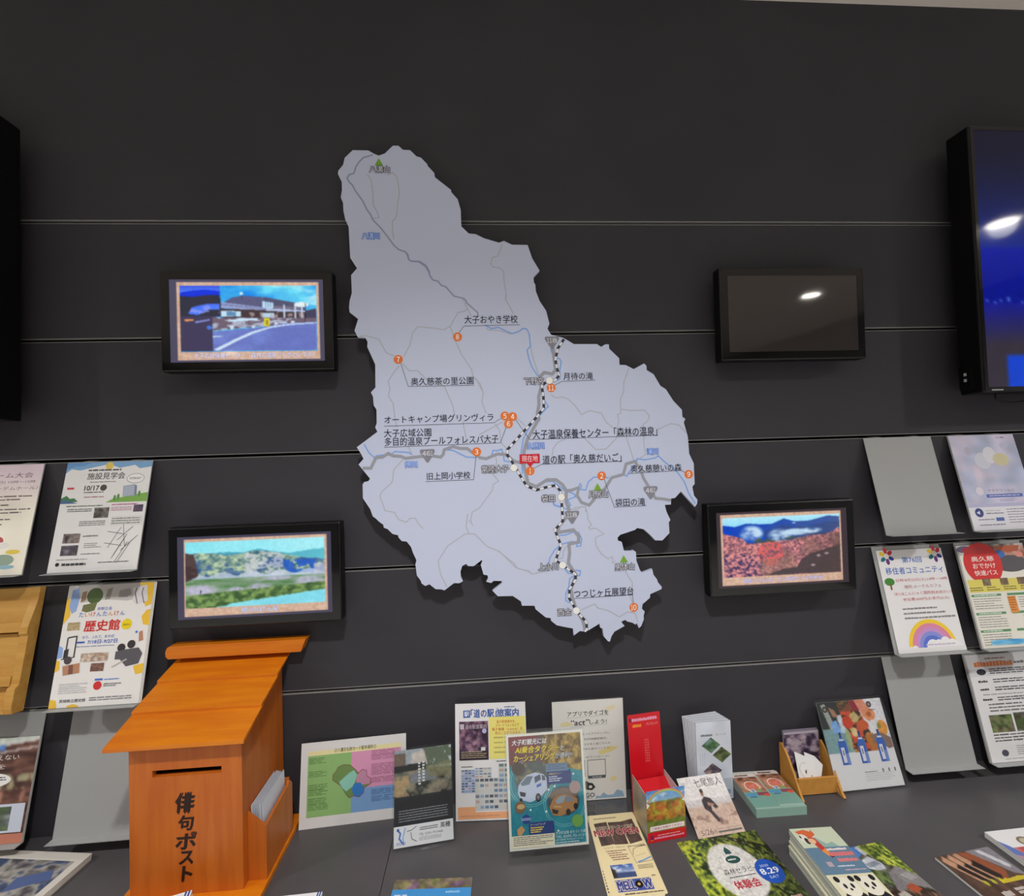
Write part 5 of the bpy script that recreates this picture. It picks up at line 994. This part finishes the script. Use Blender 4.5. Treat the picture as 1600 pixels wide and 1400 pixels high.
a.rect(.15, .822, .80, .845, (70, 90, 170)); a.rect(.15, .92, .80, .945, (70, 90, 170)); a.rect(.15, .845, .80, .92, (90, 112, 190)); a.txt('MELL', .17, .838, .49, .926, (50, 66, 150), bold=.035, edge=(240, 226, 190), ew=.075); a.txt('W', .63, .838, .80, .926, (50, 66, 150), bold=.035, edge=(240, 226, 190), ew=.075); a.circ(.56, .882, .0085, (30, 28, 30)); a.circ(.56, .882, .0030, (220, 190, 110)); a.fine(.84, .80, .95, .815, 1, (120, 100, 90), .8, 8); a.fine(.25, .965, .95, .98, 1, (90, 76, 70), .7, 9)
b = Art(.118, .214); b.fine(.02, .70, .05, .95, 8, (110, 90, 80), .6, 140, 1, 1)
lay(b, 'flyer', .2860, -.1895 - .107, TOP + .0003, -1.6, 'cream record shop flyer lying underneath, its left edge showing beside the top copy', 'flyer', body=CR, thick=.0008, round_=.004)
lay(a, 'flyer', .2925, -.1885 - .107, TOP + .0013, .6, 'cream record shop flyer with red NEW OPEN lettering lying on the counter, top copy', 'flyer', body=CR, thick=.0008, round_=.003)

# forest flyer
a = Art(.198, .235)
r = mix_noise(150, 170, [(34, 44, 26), (76, 98, 46), (126, 146, 58), (196, 206, 70)], 26, 30, 131, 4, 3.4); d_ = np.clip(r.X * 1.2 + r.Y * .3 - .45, 0, 1); r.put(d_ * .75, (44, 50, 34)); r.put((r.noise(6, 6, 3) > .50) & (r.X < .5), (206, 214, 70), .4)
for (x0, y0, x1, y1) in ((.55, 0, .95, .28), (.62, .04, 1, .2), (.7, .5, .95, .9), (.45, .02, .9, .35)): r.put(np.abs((r.X - x0) * (y1 - y0) - (r.Y - y0) * (x1 - x0)) < .006 * (r.noise(4, 4) + .4), (40, 34, 28), .85)
r.put((r.noise(60, 60, 2) > .68) & (r.X > .55), (150, 170, 110), .7)
dd = ((r.X - .47) / .285) ** 2 + ((r.Y - .37) / .275) ** 2; n = r.noise(16, 18, 2); r.put(np.clip((1.12 - dd) * 7, 0, 1), (232, 230, 228), .96); r.put((dd < 1) & (np.abs(n - .5) < .035), (200, 196, 194), .7)
a.image(0, 0, 1, 1, r.out())
TL = (44, 84, 78); a.poly([(.50, .125), (.53, .165), (.54, .205), (.46, .205), (.465, .165)], TL); a.line([(.50, .2), (.50, .245)], .0012, TL); a.ell(.50, .265, .085, .040, TL); a.fine(.44, .255, .56, .275, 1, (226, 226, 220), .8, 3, .2, .3)
a.txt('森林セラピー', .30, .345, .70, .405, (60, 60, 66), slant=.15); a.fine(.33, .425, .65, .438, 1, (90, 90, 96), .8, 4, .05, .1); a.txt('体験会', .33, .465, .62, .545, (190, 60, 72), bold=.03)
a.circ(.80, .43, .0285, (44, 90, 190)); a.txt('2020', .73, .362, .83, .385, (206, 220, 240)); a.txt('8.29', .695, .40, .905, .455, (236, 240, 246), bold=.03); a.txt('SAT', .75, .475, .86, .50, (206, 220, 240)); a.fine(.16, .665, .60, .70, 1, (206, 206, 200), .9, 6, .06, .1); a.fine(.64, .665, .95, .70, 1, (206, 170, 160), .9, 7); a.fine(.12, .74, .9, .92, 5, (220, 220, 214), .4, 8)
lay(a, 'flyer', .5380, -.4055, TOP + .0004, 4.6, 'green forest flyer with a white oval and blue date disc lying flat on the counter', 'flyer', mat='inkg', body=(226, 226, 222), thick=.0009)

# pile of card leaflets
GX, GY = .7085, -.1310
def cards():
    a = Art(.0630, .1165); a.rect(0, 0, 1, .10, (236, 222, 216)); a.fine(.12, .02, .85, .075, 1, (120, 96, 90), .9, 3, .1, .12)
    r = mix_noise(24, 30, [(96, 70, 64), (176, 110, 84), (206, 150, 110), (140, 120, 110)], 6, 6, 141, 3, 2.8); r.ell(.5, .62, .42, .30, (226, 170, 140), .8); r.put((((r.X - .5) / .30) ** 2 + ((r.Y - .62) / .2) ** 2 < 1), (214, 84, 70), .8)
    a.image(0, .10, 1, .56, r.out()); a.circ(.52, .40, .020, (238, 214, 196)); a.circ(.52, .40, .0165, (220, 120, 90)); a.txt('大子', .28, .34, .78, .44, (226, 70, 60), bold=.05, edge=(244, 230, 220), ew=.08); a.rect(.30, .475, .52, .58, (240, 240, 236)); a.txt('学', .33, .485, .50, .57, (70, 80, 170), bold=.03); a.rect(.56, .475, .80, .57, (150, 166, 110)); a.rect(0, .56, 1, 1, (126, 172, 160)); a.rect(.02, .60, .46, .67, (90, 160, 206)); a.rect(.50, .58, .98, .67, (150, 80, 96)); a.ell(.86, .665, .12, .04, (226, 96, 70)); a.rect(.12, .69, .40, .72, (60, 110, 170))
    return a
pile = MB().box((-.064, 0, 0), (.064, .130, .0205)).build('leaflet_pile', MAT['ink'])
at_ = pile.data.color_attributes.new('ink', 'FLOAT_COLOR', 'POINT'); at_.data.foreach_set('color', np.array([lin((150, 186, 174)) if v.co.y < .06 else lin((206, 206, 200)) for v in pile.data.vertices], dtype=np.float32).ravel())
pile.location = (GX, GY, TOP + .0003); pile.rotation_euler = (0, 0, math.radians(-1)); tag(pile, 'thick pile of pale green card leaflets beside the tan wooden holder', 'leaflet pile'); pile['kind'] = 'stuff'
lay(cards(), 'card_leaflet', GX - .0322, GY + .0040, TOP + .0212, -1, 'colourful card leaflet, left of the two on top of the pale green pile', 'leaflet', mat='inkg', body=(126, 172, 160), thick=.0007)
lay(cards(), 'card_leaflet', GX + .0330, GY + .0090, TOP + .0212, -2.5, 'colourful card leaflet, right of the two on top of the pale green pile', 'leaflet', mat='inkg', body=(126, 172, 160), thick=.0007)

# tan wooden holder
WX0, WX1 = .788, .905
e = empty('leaflet_box', ((WX0 + WX1) / 2, -.07, TOP + .0003), 0, 'small tan wooden holder with curved sides, holding dark brochures and white cards', 'leaflet holder')
cx = (WX0 + WX1) / 2; hw = (WX1 - WX0) / 2 - .006
side = [(-.026, 0), (-.012, 0), (.060, 0), (.060, .100), (.050, .1045), (.038, .094), (.022, .076), (.006, .052), (-.006, .032), (-.018, .012), (-.0275, .003)]
MB().prism(side, 'x', -hw - .006, -hw).build('side_panel', MAT['mdf'], e, bevel=.0008); MB().prism(side, 'x', hw, hw + .006).build('side_panel', MAT['mdf'], e, bevel=.0008)
MB().box((-hw + .0002, -.006, .003), (hw - .0002, 0, .043)).build('front_panel', MAT['mdf'], e); MB().box((-hw + .0002, .0545, .003), (hw - .0002, .0598, .075)).build('back_panel', MAT['mdf'], e); MB().box((-hw + .0002, .0003, .003), (hw - .0002, .0543, .007)).build('bottom', MAT['mdf'], e)
for k in range(3):
    a = Art(.100, .128)
    if k == 0:
        r = mix_noise(50, 60, [(52, 42, 62), (92, 76, 100), (150, 132, 150), (176, 160, 170)], 6, 9, 151, 3, 3.0); a.image(0, 0, 1, .80, r.out()); a.rect(0, 0, 1, .045, (180, 172, 184)); a.line([(.44, .20), (.56, .17), (.50, .26), (.62, .27), (.56, .34)], .0016, (70, 50, 60)); a.rect(0, .80, 1, 1, (176, 176, 186))
    o = a.build('brochure', MAT['inkg'], body=(120, 108, 126), edge=(150, 140, 154), thick=.0030); pose(o, cx - .006 + .0016 * k, -.07 + .0380 + .0042 * k, TOP + .0080, 2, 1)
    tag(o, 'dark purple brochure with a swirling pattern, frontmost in the tan wooden holder' if k == 0 else 'dark purple brochure behind the swirl brochure, only its top edge showing', 'brochure', 'purple brochures in the wooden holder')
a = Art(.050, .090); a.line([(.2, .35), (.12, .45), (.2, .6), (.35, .72)], .0007, (120, 120, 124)); a.poly([(.40, .52), (.5, .48), (.48, .58), (.42, .60)], (60, 60, 64)); a.ell(.72, .66, .04, .02, (150, 150, 150)); a.line([(.2, .33), (.45, .30), (.5, .34)], .0006, (140, 140, 140))
o = tag(pose(a.build('card', MAT['ink'], body=(240, 240, 241), thick=.0010, outline=[(.0, .0), (1, .26), (1, 1), (0, 1)]), cx - .014, -.07 + .0040, TOP + .0080, 14, 1), 'white card with a small black sketch, standing in front in the tan wooden holder', 'card')
a = Art(.048, .084)
o = pose(a.build('card', MAT['ink'], body=(236, 237, 240), thick=.0010, outline=[(.05, 0), (.62, .14), (1, .40), (.60, .98), (.10, 1)]), cx + .012, -.07 + .0085, TOP + .0085, 14, 1); tag(o, 'plain white card turned askew behind the sketch card in the tan wooden holder', 'card')

# bottle poster in a clear film sleeve
SX, SY, ST, SYAW = .9975, -.0770, 18, 1.5
e = empty('film_sleeve', (SX, SY, TOP + .0003), 0, 'clear film sleeve leaning on the wall around the blue bottle poster', 'sleeve'); e.rotation_euler = (-math.radians(ST), 0, math.radians(SYAW))
MB().box((-.103, -.0030, 0), (.103, -.0026, .213)).build('front_film', MAT['film'], e); MB().box((-.103, .0002, 0), (.103, .0006, .217)).build('back_film', MAT['film'], e)
a = Art(.190, .205)
r = R(120, 96, (228, 228, 232), 161)
r.poly([(0, 0), (.36, 0), (.40, .66), (.10, .70), (0, .70)], (50, 58, 56)); r.put(r.mask([(0, 0), (.36, 0), (.42, .98), (0, .98)]) & (r.Y > .52), (130, 166, 170)); r.poly([(.05, .05), (.12, .03), (.2, .5), (.12, .56)], (170, 176, 170)); r.poly([(.14, .4), (.24, .36), (.28, .6), (.16, .62)], (130, 180, 236)); r.poly([(.25, .28), (.33, .26), (.36, .62), (.28, .62)], (206, 222, 232)); r.poly([(.16, .1), (.24, .16), (.28, .3), (.2, .3)], (176, 130, 100))
n = r.noise(8, 8, 3); m = r.mask([(.30, 0), (.58, 0), (.78, 1), (.40, 1)]); r.put(m, (66, 44, 38)); r.put(m & (n > .52), (206, 86, 54)); r.put(m & (n < .36), (206, 150, 70)); r.put(m & (r.Y < .2), (90, 80, 60), .6); r.ell(.52, .34, .07, .10, (196, 180, 120)); r.ell(.40, .42, .08, .12, (206, 70, 46)); r.ell(.47, .62, .05, .09, (230, 206, 150)); r.ell(.62, .50, .09, .10, (206, 96, 50)); r.poly([(.50, .02), (.60, .02), (.66, .2), (.54, .22)], (150, 40, 60)); r.poly([(.60, .7), (.74, .66), (.80, 1), (.66, 1)], (190, 120, 50)); r.ell(.36, .74, .04, .2, (170, 186, 140))
r.poly([(.58, 0), (.72, 0), (.84, .34), (.74, .44), (.66, .34)], (226, 150, 120)); r.ell(.77, .30, .085, .12, (232, 150, 100)); r.ell(.76, .30, .04, .05, (176, 96, 60)); r.ell(.91, .58, .075, .15, (232, 160, 70)); r.ell(.865, .54, .03, .06, (150, 140, 60)); r.poly([(.70, .70), (.86, .66), (1, .78), (1, .96), (.92, .98), (.80, .84), (.72, .86)], (140, 116, 104))
a.image(0, 0, 1, .60, r.out())
for cu in (.105, .80): a.circ(cu, .065 + (.02 if cu < .5 else 0), .0075, (64, 58, 56)); a.circ(cu, .065 + (.02 if cu < .5 else 0), .0038, (150, 140, 130))
a.fine(.76, .125, .90, .14, 1, (120, 116, 116), .8, 3)
for cu in (.235, .525, .82):
    a.up(); a.poly([(cu - .062, .50), (cu - .055, .46), (cu - .02, .44), (cu - .015, .37), (cu + .015, .37), (cu + .02, .44), (cu + .055, .46), (cu + .062, .50), (cu + .062, .725), (cu - .062, .725)], (58, 104, 190)); a.poly([(cu - .017, .36), (cu + .017, .36), (cu + .017, .41), (cu - .017, .41)], (40, 66, 130)); a.up(); a.poly([(cu - .03, .435), (cu + .03, .435), (cu + .035, .455), (cu - .035, .455)], (214, 222, 236)); a.rect(cu - .036, .53, cu + .014, .70, (222, 226, 236)); a.rect(cu - .018, .56, cu - .004, .62, (70, 76, 100)); a.rect(cu + .02, .60, cu + .06, .72, (120, 150, 214))
a.fine(.46, .815, .66, .83, 1, (150, 150, 156), .8, 4); a.fine(.46, .84, .9, .93, 4, (206, 206, 208), .4, 5)
for k in range(3): a.ell(.74 + k * .09, .815, .012, .024, (120, 124, 136))
o = a.build('poster', MAT['inkg'], body=(232, 232, 234), thick=.0008); in_holder(o, SX - .004, SY, TOP + .0003, ST, SYAW, up=.006, back=.0016)
tag(o, 'white poster with three blue bottles and food pictures, inside the clear sleeve', 'poster')

# panda booklets
PX, PY, PL = .6990, -.2330, .20
def panda(k):
    a = Art(.096, PL); 
    if k: return a
    a.rect(0, 0, 1, .25, (206, 216, 190)); a.poly([(.34, .20), (.42, .12), (.50, .17), (.58, .21), (.72, .19), (.80, .25), (.34, .25)], (150, 186, 176)); a.rect(0, .25, 1, .56, (104, 134, 158))
    a.poly([(.08, .04), (.30, .02), (.42, .05), (.46, .02), (.48, .09), (.30, .14), (.16, .12)], (220, 110, 66)); a.ell(.16, .13, .10, .055, (232, 226, 214)); a.ell(.11, .11, .02, .02, (50, 46, 50)); a.ell(.20, .165, .05, .04, (60, 56, 62)); a.poly([(.26, .12), (.40, .13), (.46, .26), (.34, .30)], (200, 70, 60)); a.ell(.30, .17, .08, .035, (236, 190, 150)); a.poly([(.34, .29), (.46, .26), (.50, .34), (.40, .36)], (230, 150, 80)); a.poly([(.42, .35), (.50, .335), (.52, .365), (.44, .375)], (50, 44, 46))
    a.fine(.46, .265, .90, .295, 1, (240, 226, 226), .9, 5, .06, .1); a.fine(.44, .31, .97, .365, 1, (226, 120, 120), .9, 6, .12, .16); a.fine(.52, .385, .97, .43, 1, (226, 130, 130), .9, 7, .1, .14); a.rect(.22, .42, .34, .475, (190, 170, 180)); a.fine(.40, .465, .96, .485, 1, (206, 216, 226), .8, 8); a.fine(.5, .51, .95, .525, 1, (206, 180, 190), .8, 9)
    for cu in (.30, .74):
        a.ell(cu, .86, .25, .15, (40, 38, 42)); a.ell(cu, .93, .17, .13, (230, 226, 206)); a.ell(cu, .69, .205, .10, (236, 232, 214))
        for s in (-1, 1): a.ell(cu + s * .15, .61, .055, .032, (40, 38, 42)); a.ell(cu + s * .075, .68, .032, .026, (44, 42, 46))
        a.ell(cu, .715, .025, .014, (44, 42, 46))
    return a
for k in range(11):
    kk = 10 - k            # k = 0 is the top one
    z = TOP + .0003 + kk * .0050
    off = (-.004 if kk < 4 else .0) + rnd.uniform(-.0012, .0012)
    o = lay(panda(k), 'booklet', PX + off, PY - PL - .002 * (kk < 4) + rnd.uniform(-.001, .001), z, -2 + rnd.uniform(-.4, .4), 'cream and blue booklet with two pandas, topmost of its tall pile' if k == 0 else 'booklet stacked under the panda booklet, only its edges showing', 'booklet', mat='ink', group='panda booklets in the pile', body=(226, 222, 190), edge=((190, 198, 186), (214, 218, 206))[k % 2], thick=.0047)

# photo leaflet beside the pandas
a = Art(.093, .19); r = mix_noise(90, 150, [(60, 58, 50), (96, 96, 80), (130, 128, 112)], 12, 20, 171, 4, 2.6)
r.poly([(0, 0), (.34, 0), (.30, .10), (0, .16)], (84, 132, 206)); r.poly([(.24, .02), (.32, .0), (.46, .10), (.30, .13)], (206, 212, 220))
n = r.noise(18, 26, 3); r.grad(r.mask([(.34, 0), (1, 0), (1, .46), (.80, .36), (.55, .26), (.40, .12)]), (60, 84, 36), (196, 206, 84), np.clip((n - .5) * 3.4 + .5, 0, 1))
r.poly([(.04, .18), (.34, .14), (.50, .24), (.46, .31), (.12, .31)], (214, 220, 230)); r.poly([(.10, .22), (.40, .20), (.46, .25), (.14, .27)], (150, 160, 176)); r.grad(r.mask([(0, .26), (.20, .30), (.42, .36), (.30, .5), (0, .44)]), (58, 74, 48), (120, 138, 80), np.clip((n - .5) * 3 + .5, 0, 1))
r.poly([(.40, .36), (.72, .30), (1, .44), (1, .60), (.62, .52), (.30, .62), (.22, .54)], (140, 136, 138)); r.poly([(.60, .40), (.84, .38), (.96, .46), (.72, .48)], (166, 162, 164))
for k in range(6): r.put(np.abs((r.X - .22 - .05 * k) - (r.Y - .12) * .16) < .006, (74, 78, 80), .8 * (r.Y[0, 0] < 1) if 0 else .55)
n = r.noise(14, 22, 3); m = r.mask([(0, .50), (.28, .56), (.62, .54), (1, .62), (1, 1), (0, 1)]); r.grad(m, (58, 44, 38), (150, 122, 100), np.clip((n - .5) * 3.4 + .45, 0, 1)); r.poly([(.46, .53), (.66, .50), (.76, .58), (.54, .61)], (178, 86, 58)); r.poly([(.12, .58), (.34, .56), (.40, .64), (.16, .66)], (186, 180, 172))
for k in range(7): r.poly([(.30 + .09 * k, .64), (.32 + .09 * k, .64), (.34 + .09 * k, .80), (.31 + .09 * k, .80)], (66, 46, 40))
a.image(0, 0, 1, 1, r.out()); lay(a, 'leaflet', .8490, -.2270 - .19, TOP + .0003, 5.5, 'glossy leaflet with a village and tree photo lying right of the panda booklets', 'leaflet', mat='inkg', body=(220, 220, 214), thick=.0012)

# brown brochure and white brochure at the lower right
a = Art(.140, .20); r = R(100, 140, (70, 52, 44), 181); n = r.noise(8, 10, 3); r.grad(r.Y < 2, (60, 44, 38), (120, 92, 76), n); r.poly([(.40, 0), (.62, .02), (.78, .26), (.60, .40), (.50, .2)], (150, 84, 54)); r.poly([(.55, 0), (1, 0), (1, .34), (.86, .30)], (136, 132, 140)); r.poly([(.70, .02), (.80, .02), (.96, .22), (.90, .25)], (206, 206, 212))
for k in range(3):
    x = .03 + k * .13; r.poly([(x, .02 + .02 * (2 - k)), (x + .08, .0), (x + .16, .12), (x + .26, .30), (x + .20, .33), (x + .07, .16)], (196, 150, 120)); r.poly([(x + .10, .15), (x + .2, .10), (x + .34, .30), (x + .26, .34)], (44, 36, 34)); r.ell(x + .24, .34, .03, .03, (190, 190, 60))
a.image(0, 0, 1, 1, r.out()); a.fine(.50, .33, .98, .38, 1, (214, 196, 50), .9, 5, .08, .1); a.fine(.30, .44, .46, .50, 1, (206, 196, 190), .9, 6, .2, .3); a.fine(.55, .43, .98, .50, 2, (206, 196, 190), .8, 7, .06, .1)
lay(a, 'brochure', 1.0430, -.2690 - .20, TOP + .0003, 5, 'brown brochure with fanned shapes and yellow lettering at the lower right corner', 'brochure', mat='inkg', body=(206, 196, 186), thick=.0050)
a = Art(.150, .20); a.image(0, .22, 1, 1, ph([(190, 60, 66), (226, 200, 196), (96, 120, 160), (206, 150, 150)], 24, 30, 6, 6, 191)); a.ell(.40, .16, .11, .06, (130, 116, 90)); a.ell(.40, .16, .07, .04, (196, 186, 160)); a.poly([(0, .12), (.08, .2), (.16, .34), (0, .30)], (96, 120, 190))
lay(a, 'brochure', 1.2000, -.2340 - .20, TOP + .0003, 1, 'white brochure with red and blue print at the right edge, beside the brown one', 'brochure', mat='inkg', body=(234, 234, 236), thick=.0120)

# blue pamphlet at the bottom edge
a = Art(.166, .14); a.image(0, 0, 1, .16, ph([(80, 96, 60), (196, 180, 120), (70, 60, 56), (150, 110, 170)], 40, 6, 14, 3, 201)); a.rect(0, .16, 1, 1, (70, 150, 216)); a.rect(.04, .24, .12, .40, (200, 220, 240)); a.rect(.14, .24, .20, .40, (200, 220, 240)); a.fine(.68, .20, .86, .24, 1, (150, 200, 236), .9, 5, .12, .16); a.fine(.05, .27, .19, .37, 2, (60, 130, 200), .6, 6, .2, .3); a.fine(.30, .34, .98, .48, 1, (226, 236, 246), .9, 4, .1, .14)
lay(a, 'pamphlet', -.1425, -.2140 - .14, TOP + .0003, -3.5, 'bright blue pamphlet with a photo strip, cut by the bottom edge of the photo', 'pamphlet', mat='inkg', body=(226, 226, 226), thick=.0020)

# two small piles of striped booklets at the bottom edge
def striped(x, y, z, yaw, w, n, label, under, group):
    for k in range(n):
        a = Art(w, .15)
        for u in (.90, .95): a.rect(u, 0, u + .03, 1, (50, 84, 160))
        lay(a, 'booklet', x + .0006 * ((k * 5) % 3), y - .15, z + .0087 * k, yaw, label if k == n - 1 else under, 'booklet', mat='inkg', group=group, body=(234, 236, 240), thick=.0085)
striped(-.628, -.2560, TOP + .0003, 16, .115, 6, 'white booklet with blue stripes in front of the orange post box, topmost of its pile', 'booklet under the striped booklet in front of the orange post box', 'striped booklets before the post box')
striped(-.4020, -.2480, TOP + .0003, 1, .095, 3, 'white booklet with blue stripes at the bottom edge right of the post box, topmost', 'booklet under the striped booklet right of the post box', 'striped booklets right of the post box')

# pile of newspapers at the lower left corner
for k in range(3):
    a = Art(.27, .22)
    if k == 2:
        r = mix_noise(120, 88, [(76, 74, 80), (130, 128, 126), (176, 172, 164), (66, 80, 110)], 6, 10, 211, 4, 2.8); a.image(.03, .10, .93, .95, r.out()); a.line([(.03, .30), (.4, .26), (.62, .60), (.93, .55)], .003, (206, 204, 196)); a.poly([(.60, .30), (.84, .20), (.90, .30), (.62, .46)], (86, 104, 150)); a.rect(0, 0, 1, .08, (206, 202, 194))
    lay(a, 'magazine', -1.1010 - .002 * k, -.0660 - .22 + .003 * k, TOP + .0003 + k * .0042, -7 - .6 * k, 'grey picture magazine on top of the pile in the lower left corner' if k == 2 else 'magazine under the picture magazine in the lower left corner, only edges showing', 'magazine', mat='ink', group='magazines in the lower left corner', body=(214, 210, 202), edge=(206, 202, 192), thick=.0040)
